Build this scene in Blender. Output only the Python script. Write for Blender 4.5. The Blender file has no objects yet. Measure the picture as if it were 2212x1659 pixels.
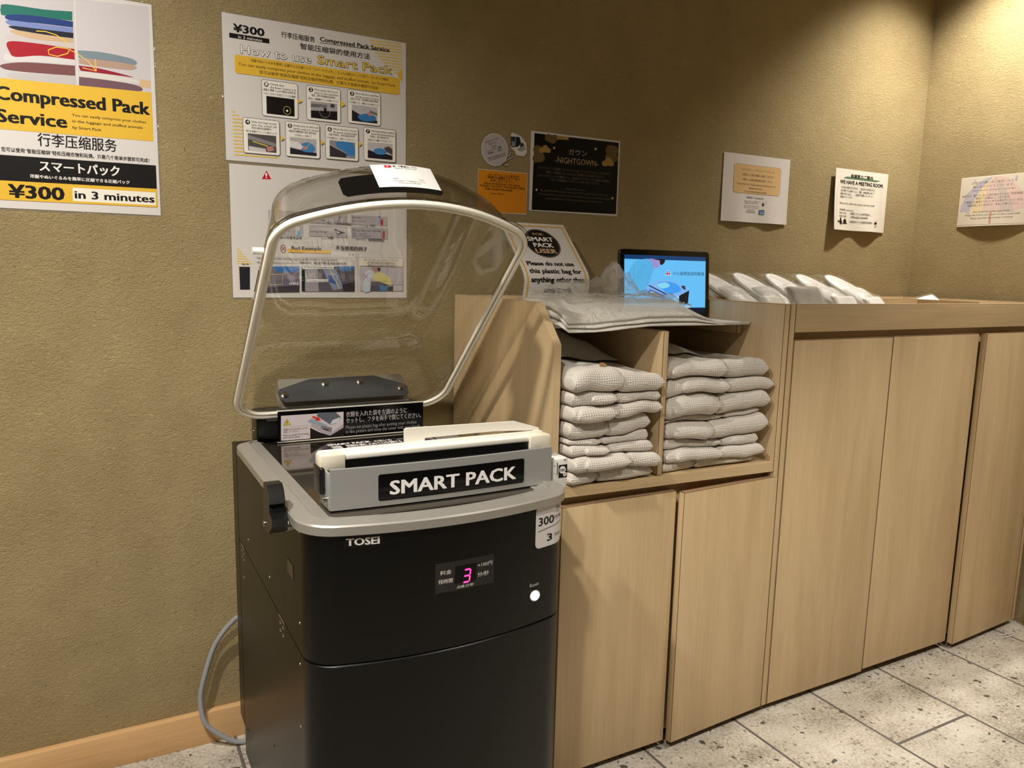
import bpy, bmesh, math, random
from mathutils import Vector, Matrix, noise
from mathutils.geometry import tessellate_polygon

scene = bpy.context.scene
COL = scene.collection
PI = math.pi

# ------------------------------------------------------------------ camera
cam_data = bpy.data.cameras.new('camera')
cam_data.sensor_fit = 'HORIZONTAL'
cam_data.sensor_width = 36.0
cam_data.lens = 36.0 * 1661.0 / 2212.0
cam_data.clip_start = 0.02
camera = bpy.data.objects.new('camera', cam_data)
COL.objects.link(camera)
RIGHT = Vector((0.87835, -0.47749, 0.02235))
DOWN = Vector((-0.05138, -0.14079, -0.98871))
FWD = Vector((0.47524, 0.86728, -0.14819))
M = Matrix((RIGHT, -DOWN, -FWD)).transposed().to_4x4()
M.translation = Vector((0.0, 0.0, 1.175))
camera.matrix_world = M
scene.camera = camera

# ------------------------------------------------------------------ world, lights, exposure
scene.view_settings.view_transform = 'Standard'
scene.view_settings.look = 'None'
scene.view_settings.gamma = 1.0
scene.view_settings.use_curve_mapping = False
scene.view_settings.exposure = 0.0
scene.cycles.transparent_max_bounces = 32
scene.cycles.max_bounces = 10
scene.cycles.sample_clamp_indirect = 4.0
world = bpy.data.worlds.new('world')
scene.world = world
world.use_nodes = True
world.node_tree.nodes['Background'].inputs[0].default_value = (1.0, 0.93, 0.82, 1)
world.node_tree.nodes['Background'].inputs[1].default_value = 0.02

CEIL = 2.42
WARM = (1.0, 0.945, 0.86)
def spot(name, loc, target, watts, size, blend=0.7, radius=0.035, color=WARM):
    d = bpy.data.lights.new(name, 'SPOT')
    d.energy = watts; d.spot_size = math.radians(size); d.spot_blend = blend
    d.shadow_soft_size = radius; d.color = color
    o = bpy.data.objects.new(name, d); COL.objects.link(o)
    o.location = loc
    o.rotation_euler = (Vector(target) - Vector(loc)).to_track_quat('-Z', 'Y').to_euler()
    return o
spot('downlight', (-0.46, 0.90, CEIL - .03), (-0.36, 1.38, 0.3), 150, 130, 0.9)
spot('downlight', (-0.30, 0.07, CEIL - .03), (0.10, 0.45, 0.0), 105, 100, 0.5)
spot('downlight', (2.53, 1.54, CEIL - .03), (2.57, 1.58, 0.0), 106, 112, 1.0)
spot('downlight', (1.35, 0.05, CEIL - .03), (1.45, 0.35, 0.0), 62, 88, 0.7)  # added general fill for the floor and cabinet fronts
spot('downlight', (2.35, 0.25, CEIL - .03), (2.40, 0.50, 0.0), 95, 88, 0.6)
spot('downlight', (-0.60, -0.9, CEIL - .03), (-0.5, -0.6, 0.0), 15, 110, 0.7)

# ------------------------------------------------------------------ materials
def lin(h):
    if isinstance(h, str):
        h = [int(h[i:i+2], 16) for i in (0, 2, 4)]
    out = []
    for v in h:
        v = v / 255.0
        out.append(v / 12.92 if v <= 0.04045 else ((v + 0.055) / 1.055) ** 2.4)
    return (out[0], out[1], out[2], 1.0)

MATS = {}
def mat(name, color, rough=0.5, metal=0.0, spec=0.5, coat=0.0, emit=None, estr=0.0, alpha=1.0, trans=0.0, sheen=0.0):
    if name in MATS: return MATS[name]
    m = bpy.data.materials.new(name); m.use_nodes = True
    b = m.node_tree.nodes['Principled BSDF']
    b.inputs['Base Color'].default_value = lin(color)
    b.inputs['Roughness'].default_value = rough
    b.inputs['Metallic'].default_value = metal
    b.inputs['Specular IOR Level'].default_value = spec
    b.inputs['Coat Weight'].default_value = coat
    b.inputs['Coat Roughness'].default_value = 0.08
    b.inputs['Sheen Weight'].default_value = sheen
    b.inputs['Transmission Weight'].default_value = trans
    b.inputs['Alpha'].default_value = alpha
    if emit is not None:
        b.inputs['Emission Color'].default_value = lin(emit)
        b.inputs['Emission Strength'].default_value = estr
    MATS[name] = m
    return m

def nodes_of(m):
    nt = m.node_tree
    return nt, nt.nodes, nt.links, nt.nodes['Principled BSDF']

def coords(nt, scale=(1, 1, 1), rot=(0, 0, 0), loc=(0, 0, 0)):
    tc = nt.nodes.new('ShaderNodeTexCoord'); mp = nt.nodes.new('ShaderNodeMapping')
    mp.inputs['Scale'].default_value = scale; mp.inputs['Rotation'].default_value = rot
    mp.inputs['Location'].default_value = loc
    nt.links.new(tc.outputs['Object'], mp.inputs['Vector'])
    return mp.outputs['Vector']

def tex_noise(nt, vec, scale, detail=4, rough=0.55, dist=0.0):
    n = nt.nodes.new('ShaderNodeTexNoise')
    n.inputs['Scale'].default_value = scale; n.inputs['Detail'].default_value = detail
    n.inputs['Roughness'].default_value = rough; n.inputs['Distortion'].default_value = dist
    nt.links.new(vec, n.inputs['Vector'])
    return n.outputs['Fac']

def ramp(nt, fac, stops):
    r = nt.nodes.new('ShaderNodeValToRGB')
    e = r.color_ramp.elements
    while len(e) < len(stops): e.new(0.5)
    for i, (p, c) in enumerate(stops):
        e[i].position = p
        e[i].color = c if len(c) == 4 else (*c, 1)
    nt.links.new(fac, r.inputs['Fac'])
    return r.outputs['Color']

def mixc(nt, fac, a, b, mode='MIX'):
    n = nt.nodes.new('ShaderNodeMix'); n.data_type = 'RGBA'; n.blend_type = mode
    for sock, val in ((n.inputs[0], fac), (n.inputs[6], a), (n.inputs[7], b)):
        if hasattr(val, 'links'): nt.links.new(val, sock)
        else: sock.default_value = val
    return n.outputs[2]

def mth(nt, op, a, b=None):
    n = nt.nodes.new('ShaderNodeMath'); n.operation = op
    for s, v in ((n.inputs[0], a), (n.inputs[1], b)):
        if v is None: continue
        if hasattr(v, 'links'): nt.links.new(v, s)
        else: s.default_value = v
    return n.outputs[0]

def bump(nt, b, height, dist=0.001, strength=1.0):
    n = nt.nodes.new('ShaderNodeBump')
    n.inputs['Distance'].default_value = dist; n.inputs['Strength'].default_value = strength
    nt.links.new(height, n.inputs['Height']); nt.links.new(n.outputs['Normal'], b.inputs['Normal'])

def m_plaster():
    m = mat('plaster', (168, 150, 110), rough=0.92, spec=0.15)
    nt, N, L, b = nodes_of(m)
    v = coords(nt)
    big = tex_noise(nt, v, 2.2, 3)
    med = tex_noise(nt, v, 9.0, 3)
    col = ramp(nt, mth(nt, 'ADD', mth(nt, 'MULTIPLY', big, 0.6), mth(nt, 'MULTIPLY', med, 0.4)),
               [(0.35, lin((156, 138, 100))), (0.65, lin((172, 154, 113)))])
    # pale straw fibres worked into the plaster
    fv = coords(nt, (60, 60, 260), (0.3, 0.5, 0.7))
    fib = ramp(nt, tex_noise(nt, fv, 1.0, 1, 0.4), [(0.735, (0, 0, 0)), (0.76, (1, 1, 1))])
    dv = coords(nt, (190, 190, 110), (0.9, 0.2, 0.1), (3, 7, 1))
    pit = ramp(nt, tex_noise(nt, dv, 1.0, 1, 0.4), [(0.76, (0, 0, 0)), (0.79, (1, 1, 1))])
    col = mixc(nt, mth(nt, 'MULTIPLY', fib, 0.5), col, lin((208, 190, 145)))
    col = mixc(nt, mth(nt, 'MULTIPLY', pit, 0.4), col, lin((104, 86, 56)))
    L.new(col, b.inputs['Base Color'])
    fine = tex_noise(nt, coords(nt, (1, 1, 1.6), (0.83, 0.52, 0.91)), 230, 3, 0.65, 0.6)
    mid = tex_noise(nt, coords(nt, (1, 1, 1.5), (0.61, 0.95, 0.72)), 78, 5, 0.72, 0.7)
    h = mth(nt, 'ADD', mth(nt, 'MULTIPLY', fine, 0.9), mth(nt, 'MULTIPLY', mid, 1.1))
    h = mth(nt, 'SUBTRACT', h, mth(nt, 'MULTIPLY', pit, 0.5))
    bump(nt, b, h, 0.0038, 0.9)
    return m

def m_wood(name, c0, c1, axis=2, rough=0.45, dark=0.07):
    m = mat(name, c0, rough=rough, spec=0.4)
    nt, N, L, b = nodes_of(m)
    sc = [9.0, 9.0, 9.0]; sc[axis] = 0.9
    v = coords(nt, tuple(sc))
    n1 = tex_noise(nt, v, 1.6, 5, 0.6, 0.6)
    sc2 = [170.0, 170.0, 170.0]; sc2[axis] = 5.0
    n2 = tex_noise(nt, coords(nt, tuple(sc2)), 1.0, 2, 0.5)
    col = ramp(nt, n1, [(0.3, lin(c1)), (0.55, lin(c0)), (0.75, lin([min(255, x * 1.03) for x in c0]))])
    streak = ramp(nt, n2, [(0.35, (1 - dark,) * 3), (0.6, (1, 1, 1))])
    col = mixc(nt, 1.0, col, streak, 'MULTIPLY')
    L.new(col, b.inputs['Base Color'])
    bump(nt, b, n2, 0.0002, 0.25)
    return m

def m_floor():
    m = mat('granite_tile', (200, 192, 176), rough=0.55, spec=0.35)
    nt, N, L, b = nodes_of(m)
    tc = N.new('ShaderNodeTexCoord'); sep = N.new('ShaderNodeSeparateXYZ')
    L.new(tc.outputs['Object'], sep.inputs[0])
    cmb = N.new('ShaderNodeCombineXYZ')
    L.new(mth(nt, 'SUBTRACT', sep.outputs['Y'], 1.10 - 0.594 * 4.5), cmb.inputs['X'])
    L.new(mth(nt, 'SUBTRACT', sep.outputs['X'], 1.745 - 0.2968 * 10), cmb.inputs['Y'])
    br = N.new('ShaderNodeTexBrick')
    br.offset = 0.5; br.offset_frequency = 2
    br.inputs['Scale'].default_value = 1.0
    br.inputs['Brick Width'].default_value = 0.594
    br.inputs['Row Height'].default_value = 0.2968
    br.inputs['Mortar Size'].default_value = 0.004
    br.inputs['Mortar Smooth'].default_value = 0.0
    br.inputs['Color1'].default_value = (0.25, 0.25, 0.25, 1)
    br.inputs['Color2'].default_value = (0.9, 0.9, 0.9, 1)
    L.new(cmb.outputs[0], br.inputs['Vector'])
    v = coords(nt)
    mott = tex_noise(nt, v, 6, 4, 0.6)
    fine = tex_noise(nt, v, 130, 3, 0.7)
    col = ramp(nt, mth(nt, 'ADD', mth(nt, 'MULTIPLY', mott, 0.5), mth(nt, 'MULTIPLY', fine, 0.5)),
               [(0.37, lin((126, 116, 102))), (0.48, lin((184, 175, 160))), (0.60, lin((212, 205, 192)))])
    col = mixc(nt, mth(nt, 'MULTIPLY', br.outputs['Color'], 0.14), col, lin((150, 142, 128)))
    # dark mineral specks of two sizes
    def specks(scale, thr, seed, keep):
        vo = N.new('ShaderNodeTexVoronoi'); vo.inputs['Scale'].default_value = scale
        vo.inputs['Randomness'].default_value = 1.0
        dv = N.new('ShaderNodeVectorMath'); dv.operation = 'ADD'
        nz = N.new('ShaderNodeTexNoise'); nz.inputs['Scale'].default_value = scale * 1.6
        L.new(coords(nt, (1, 1, 1), (0, 0, 0), (seed, seed * 2, 0)), dv.inputs[0])
        scl = N.new('ShaderNodeVectorMath'); scl.operation = 'SCALE'; scl.inputs['Scale'].default_value = 0.9 / scale
        L.new(v, nz.inputs['Vector']); L.new(nz.outputs['Color'], scl.inputs[0]); L.new(scl.outputs[0], dv.inputs[1])
        L.new(dv.outputs[0], vo.inputs['Vector'])
        wn = N.new('ShaderNodeSeparateColor'); L.new(vo.outputs['Color'], wn.inputs[0])
        size = mth(nt, 'MULTIPLY', mth(nt, 'MAXIMUM', mth(nt, 'SUBTRACT', wn.outputs[0], keep), 0.0), thr / (1 - keep))
        return mth(nt, 'LESS_THAN', vo.outputs['Distance'], size)
    s1 = specks(34, 0.30, 1.3, 0.58); s2 = specks(85, 0.46, 4.1, 0.60)
    col = mixc(nt, mth(nt, 'MULTIPLY', s2, 0.62), col, lin((92, 84, 74)))
    col = mixc(nt, mth(nt, 'MULTIPLY', s1, 0.88), col, lin((52, 50, 46)))
    col = mixc(nt, br.outputs['Fac'], col, lin((100, 94, 88)))
    L.new(col, b.inputs['Base Color'])
    h = mth(nt, 'SUBTRACT', mth(nt, 'MULTIPLY', fine, 0.4), br.outputs['Fac'])
    bump(nt, b, h, 0.0012, 0.5)
    return m

def m_terry(name, color, period=0.0045, depth=0.0014):
    m = mat(name, color, rough=0.95, spec=0.1, sheen=0.25)
    nt, N, L, b = nodes_of(m)
    tc = N.new('ShaderNodeTexCoord')
    uvn = tc.outputs['UV']
    sep = N.new('ShaderNodeSeparateXYZ'); L.new(uvn, sep.inputs[0])
    k = 2 * PI / period
    sx = mth(nt, 'SINE', mth(nt, 'MULTIPLY', sep.outputs['X'], k))
    sy = mth(nt, 'SINE', mth(nt, 'MULTIPLY', sep.outputs['Y'], k))
    waf = mth(nt, 'MAXIMUM', sx, sy)
    nz = tex_noise(nt, coords(nt), 45, 3)
    h = mth(nt, 'ADD', mth(nt, 'MULTIPLY', waf, 0.55), mth(nt, 'MULTIPLY', nz, 1.6))
    bump(nt, b, h, depth, 0.6)
    return m

def m_clear(name, tint=(0.97, 0.965, 0.95), edge=(0.62, 0.60, 0.55), rough=0.02, gloss=1.0, milk=0.0, ior=1.45, wrinkle=None, fmax=1.0):
    if name in MATS: return MATS[name]
    m = bpy.data.materials.new(name); m.use_nodes = True
    nt = m.node_tree; N = nt.nodes; L = nt.links
    N.remove(N['Principled BSDF'])
    out = N['Material Output']
    tr = N.new('ShaderNodeBsdfTransparent'); gl = N.new('ShaderNodeBsdfGlossy')
    gl.inputs['Roughness'].default_value = rough
    gl.inputs['Color'].default_value = (gloss, gloss, gloss, 1)
    lw = N.new('ShaderNodeLayerWeight'); lw.inputs['Blend'].default_value = 0.35
    L.new(ramp(nt, lw.outputs['Facing'], [(0.4, tint), (0.95, edge)]), tr.inputs['Color'])
    # thin sheet: Schlick reflectance, the same from both sides
    lf = N.new('ShaderNodeLayerWeight'); lf.inputs['Blend'].default_value = 0.5
    f0 = ((ior - 1) / (ior + 1)) ** 2
    fres = mth(nt, 'ADD', mth(nt, 'MULTIPLY', mth(nt, 'POWER', lf.outputs['Facing'], 5.0), fmax - f0), f0)
    mx = N.new('ShaderNodeMixShader')
    L.new(fres, mx.inputs[0]); L.new(tr.outputs[0], mx.inputs[1]); L.new(gl.outputs[0], mx.inputs[2])
    last = mx
    if milk > 0:
        df = N.new('ShaderNodeBsdfDiffuse'); df.inputs['Color'].default_value = lin((238, 234, 224))
        m2 = N.new('ShaderNodeMixShader'); m2.inputs[0].default_value = milk
        L.new(mx.outputs[0], m2.inputs[1]); L.new(df.outputs[0], m2.inputs[2]); last = m2
    if wrinkle:
        n = N.new('ShaderNodeBump'); n.inputs['Distance'].default_value = wrinkle[1]; n.inputs['Strength'].default_value = 1.0
        h = tex_noise(nt, coords(nt, (1, 1.7, 1)), wrinkle[0], 4, 0.6, 1.0)
        L.new(h, n.inputs['Height'])
        L.new(n.outputs[0], gl.inputs['Normal'])
        if milk > 0: L.new(n.outputs[0], df.inputs['Normal'])
    L.new(last.outputs[0], out.inputs['Surface'])
    MATS[name] = m
    return m

PLASTER = m_plaster()
WOOD = m_wood('maple_veneer', (204, 178, 138), (192, 165, 125))
WOOD_X = m_wood('maple_veneer_lengthwise', (204, 178, 138), (192, 165, 125), axis=0)
WOOD_DARK = mat('veneer_cut_edge', (150, 122, 92), rough=0.6)
WOOD_SEAM = mat('veneer_seam', (92, 68, 42), rough=0.7)
PINE = m_wood('pine_baseboard', (220, 178, 126), (206, 160, 108), axis=0, dark=0.10)
PINE_Y = m_wood('pine_baseboard_side', (220, 178, 126), (206, 160, 108), axis=1, dark=0.10)
FLOOR = m_floor()
CEILM = mat('ceiling_paint', (196, 186, 168), rough=0.9)
DARKW = mat('darkened_wall', (76, 66, 52), rough=0.9)  # unseen walls coloured dark so their reflection in the machine stays dim
BLACKM = mat('black_coated_steel', (7, 7, 6), rough=0.34, spec=0.27)
BLACKP = mat('black_plastic', (17, 17, 18), rough=0.32, spec=0.5)
BLACKG = mat('black_gloss', (8, 8, 9), rough=0.12, spec=0.5)
GAP = mat('shadow_gap_black', (9, 8, 8), rough=0.9, spec=0.1)
ALU = mat('brushed_aluminium', (178, 174, 166), rough=0.36, metal=0.55)
STEEL = mat('stainless_steel', (190, 186, 178), rough=0.22, metal=1.0)
GUNMETAL = mat('gunmetal_plate', (90, 92, 95), rough=0.4, metal=0.5)
MIRROR = mat('tinted_mirror_steel', (144, 134, 120), rough=0.07, metal=0.93)
SATIN = mat('satin_metal', (176, 173, 166), rough=0.4, metal=0.25)
GREYP = mat('grey_painted_metal', (166, 166, 164), rough=0.36, metal=0.3)
CREAMP = mat('cream_plastic', (242, 237, 224), rough=0.35)
TAPE = mat('translucent_tape', (232, 224, 204), rough=0.3)
SILIC = mat('milky_silicone', (240, 236, 222), rough=0.3, spec=0.5)
WHITEP = mat('white_plastic', (228, 226, 220), rough=0.3)
PAPER = mat('laminated_paper', (219, 214, 210), rough=0.4, coat=0.06)
PAPERM = mat('matte_paper', (226, 219, 206), rough=0.7)
CABLE = mat('grey_cable_jacket', (150, 150, 152), rough=0.4)
ROBE = m_terry('white_waffle_cotton', (216, 209, 198), 0.0062, 0.0022)
TERRY = m_terry('white_terry', (244, 242, 238), 0.003, 0.0006)
CORD = mat('grey_cord', (176, 168, 156), rough=0.9)
BUTTONB = mat('brown_button', (150, 116, 82), rough=0.5)
ACRYL = m_clear('clear_acrylic', tint=(0.975, 0.97, 0.955), edge=(0.5, 0.48, 0.43), ior=1.75)
FILM = m_clear('clear_film', tint=(0.98, 0.98, 0.975), edge=(0.97, 0.97, 0.965), rough=0.1, milk=0.05, fmax=0.42, ior=1.7, wrinkle=(38, 0.004))
BAGM = m_clear('polyethylene_bag', tint=(0.96, 0.95, 0.93), edge=(0.75, 0.73, 0.69), rough=0.09, milk=0.5, fmax=0.8, ior=2.0, wrinkle=(24, 0.010))
BAGF = m_clear('polyethylene_bag_folded', tint=(0.9, 0.89, 0.86), edge=(0.7, 0.68, 0.64), rough=0.11, milk=0.74, fmax=0.8, ior=1.9, wrinkle=(20, 0.009))
CRINKLE = m_clear('crinkled_film', tint=(0.97, 0.97, 0.965), edge=(0.8, 0.79, 0.77), rough=0.07, milk=0.10, ior=1.8, wrinkle=(55, 0.007))

def ink(code):
    named = {'k': (22, 20, 19), 'w': (236, 232, 224), 'y': (228, 184, 62)}
    c = named.get(code, code)
    return mat('print_' + ({'k': 'black', 'w': 'white', 'y': 'yellow'}.get(code, code)), c, rough=0.5, spec=0.25)

# ------------------------------------------------------------------ mesh helpers
def world_off(parent):
    v = Vector((0, 0, 0))
    while parent is not None:
        v += parent.location; parent = parent.parent
    return v

def link(name, me, parent=None, origin=None):
    o = bpy.data.objects.new(name, me); COL.objects.link(o)
    if parent is not None:
        o.parent = parent
        off = world_off(parent)
    else:
        off = Vector(origin) if origin is not None else Vector((0, 0, 0))
        o.location = off
    if me is not None and off.length > 0:
        me.transform(Matrix.Translation(-off))
    return o

def finish(name, bm, mats, parent=None, origin=None, smooth=False, angle=None, recalc=True):
    if recalc: bmesh.ops.recalc_face_normals(bm, faces=bm.faces)
    me = bpy.data.meshes.new(name)
    bm.to_mesh(me); bm.free()
    for m in (mats if isinstance(mats, (list, tuple)) else [mats]): me.materials.append(m)
    if smooth or angle:
        me.polygons.foreach_set('use_smooth', [True] * len(me.polygons))
        if angle: me.set_sharp_from_angle(angle=math.radians(angle))
    if parent is None and origin is None and len(me.vertices):
        xs = [v.co.x for v in me.vertices]; ys = [v.co.y for v in me.vertices]; zs = [v.co.z for v in me.vertices]
        origin = ((min(xs) + max(xs)) / 2, (min(ys) + max(ys)) / 2, min(zs))
    return link(name, me, parent, origin)

def tag(o, label=None, cat=None, group=None, kind=None):
    if label: o['label'] = label
    if cat: o['category'] = cat
    if group: o['group'] = group
    if kind: o['kind'] = kind
    return o

def thing(name, loc, label, cat, group=None):
    o = bpy.data.objects.new(name, None); COL.objects.link(o)
    o.location = loc; o.empty_display_size = 0.05
    return tag(o, label, cat, group)

def add_box(bm, x0, x1, y0, y1, z0, z1, bevel=0.0, seg=2, mi=0, mtx=None, bmi=None):
    vs = [bm.verts.new(p) for p in ((x0, y0, z0), (x1, y0, z0), (x1, y1, z0), (x0, y1, z0), (x0, y0, z1), (x1, y0, z1), (x1, y1, z1), (x0, y1, z1))]
    fs = [bm.faces.new([vs[i] for i in q]) for q in ((0, 3, 2, 1), (4, 5, 6, 7), (0, 1, 5, 4), (1, 2, 6, 5), (2, 3, 7, 6), (3, 0, 4, 7))]
    for f in fs: f.material_index = mi
    if mtx is not None:
        for v in vs: v.co = mtx @ v.co
    if bevel > 0:
        es = list({e for f in fs for e in f.edges})
        r = bmesh.ops.bevel(bm, geom=es, offset=bevel, segments=seg, profile=0.5, affect='EDGES')
        for f in r['faces']: f.material_index = mi if bmi is None else bmi
    return vs

def box(name, x0, x1, y0, y1, z0, z1, m, parent=None, bevel=0.0, seg=2, mtx=None, origin=None):
    bm = bmesh.new(); wood = m in (WOOD, WOOD_X) and bevel
    add_box(bm, x0, x1, y0, y1, z0, z1, bevel, seg, 0, mtx, 1 if wood else None)
    return finish(name, bm, [m, WOOD_SEAM] if wood else m, parent, origin, angle=40 if bevel else None)

def add_prism(bm, pts, axis, a0, a1, mi=0):
    def P(p, a):
        return {0: (a, p[0], p[1]), 1: (p[0], a, p[1]), 2: (p[0], p[1], a)}[axis]
    lo = [bm.verts.new(P(p, a0)) for p in pts]; hi = [bm.verts.new(P(p, a1)) for p in pts]
    n = len(pts)
    fs = [bm.faces.new(lo), bm.faces.new(hi)] + [bm.faces.new((lo[i], lo[(i + 1) % n], hi[(i + 1) % n], hi[i])) for i in range(n)]
    for f in fs: f.material_index = mi
    return fs

def prism(name, pts, axis, a0, a1, m, parent=None, bevel=0.0, origin=None):
    bm = bmesh.new(); add_prism(bm, pts, axis, a0, a1)
    wood = m in (WOOD, WOOD_X) and bevel
    if bevel:
        r = bmesh.ops.bevel(bm, geom=[e for e in bm.edges if e.calc_face_angle(0) > 0.6], offset=bevel, segments=2, affect='EDGES')
        if wood:
            for f in r['faces']: f.material_index = 1
    return finish(name, bm, [m, WOOD_SEAM] if wood else m, parent, origin, angle=35)

def rrect(x0, y0, x1, y1, r, n=6):
    r = min(r, (x1 - x0) / 2.001, (y1 - y0) / 2.001)
    if r <= 0: return [(x0, y0), (x1, y0), (x1, y1), (x0, y1)]
    out = []
    for cx, cy, a in ((x1 - r, y0 + r, -90), (x1 - r, y1 - r, 0), (x0 + r, y1 - r, 90), (x0 + r, y0 + r, 180)):
        for i in range(n + 1):
            t = math.radians(a + 90 * i / n); out.append((cx + r * math.cos(t), cy + r * math.sin(t)))
    return out

def add_loft(bm, loops, closed=True, cap0=False, cap1=False, mi=0):
    rows = [[bm.verts.new(p) for p in lp] for lp in loops]
    n = len(rows[0])
    for a, b in zip(rows, rows[1:]):
        for i in range(n if closed else n - 1):
            f = bm.faces.new((a[i], a[(i + 1) % n], b[(i + 1) % n], b[i])); f.material_index = mi
    if cap0: bm.faces.new(rows[0]).material_index = mi
    if cap1: bm.faces.new(rows[-1]).material_index = mi
    return rows

def add_cyl(bm, c0, c1, r0, r1=None, n=20, mi=0):
    r1 = r0 if r1 is None else r1
    c0, c1 = Vector(c0), Vector(c1); d = (c1 - c0).normalized()
    u = d.orthogonal().normalized(); w = d.cross(u)
    L = lambda c, r: [c + u * (r * math.cos(2 * PI * i / n)) + w * (r * math.sin(2 * PI * i / n)) for i in range(n)]
    add_loft(bm, [L(c0, r0), L(c1, r1)], True, True, True, mi)

def cyl(name, c0, c1, r, m, parent=None, n=20, r1=None):
    bm = bmesh.new(); add_cyl(bm, c0, c1, r, r1, n)
    return finish(name, bm, m, parent, angle=40)

def catmull(pts, per=8, closed=False):
    P = [Vector(p) for p in pts]; out = []; n = len(P)
    rng = range(n if closed else n - 1)
    for i in rng:
        p0 = P[(i - 1) % n] if closed or i > 0 else P[0] * 2 - P[1]
        p1 = P[i]; p2 = P[(i + 1) % n]
        p3 = P[(i + 2) % n] if closed or i + 2 < n else P[-1] * 2 - P[-2]
        for k in range(per):
            t = k / per
            out.append(0.5 * ((2 * p1) + (p2 - p0) * t + (2 * p0 - 5 * p1 + 4 * p2 - p3) * t * t + (3 * p1 - p0 - 3 * p2 + p3) * t ** 3))
    if not closed: out.append(P[-1].copy())
    return out

def add_tube(bm, pts, r, n=10, closed=False, caps=True, mi=0):
    pts = [Vector(p) for p in pts]; loops = []
    up = None; N = len(pts)
    for i, p in enumerate(pts):
        a = pts[(i - 1) % N] if closed or i > 0 else p
        b = pts[(i + 1) % N] if closed or i < N - 1 else p
        d = (b - a).normalized()
        if up is None: up = d.orthogonal().normalized()
        up = (up - d * up.dot(d)).normalized(); w = d.cross(up)
        loops.append([p + up * (r * math.cos(2 * PI * k / n)) + w * (r * math.sin(2 * PI * k / n)) for k in range(n)])
    if closed: loops.append(loops[0])
    add_loft(bm, loops, True, caps and not closed, caps and not closed, mi)

def tube(name, pts, r, m, parent=None, n=10, closed=False, origin=None):
    bm = bmesh.new(); add_tube(bm, pts, r, n, closed)
    if closed: bmesh.ops.remove_doubles(bm, verts=bm.verts, dist=1e-6)
    return finish(name, bm, m, parent, origin, smooth=True)

# ------------------------------------------------------------------ printing: text and flat shapes laid on a sheet
_curve = bpy.data.curves.new('lettering', 'FONT')
_curve.resolution_u = 2
_probe = bpy.data.objects.new('lettering', _curve)
COL.objects.link(_probe)
_TXT = {}
def text_polys(body, bold):
    key = (body, bold)
    if key in _TXT: return _TXT[key]
    _curve.body = body; _curve.offset = bold * 0.007
    dg = bpy.context.evaluated_depsgraph_get(); dg.update()
    ob = _probe.evaluated_get(dg); me = ob.to_mesh()
    vs = [(v.co.x, v.co.y) for v in me.vertices]; fs = [tuple(p.vertices) for p in me.polygons]
    ob.to_mesh_clear()
    _TXT[key] = (vs, fs)
    return _TXT[key]

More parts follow.
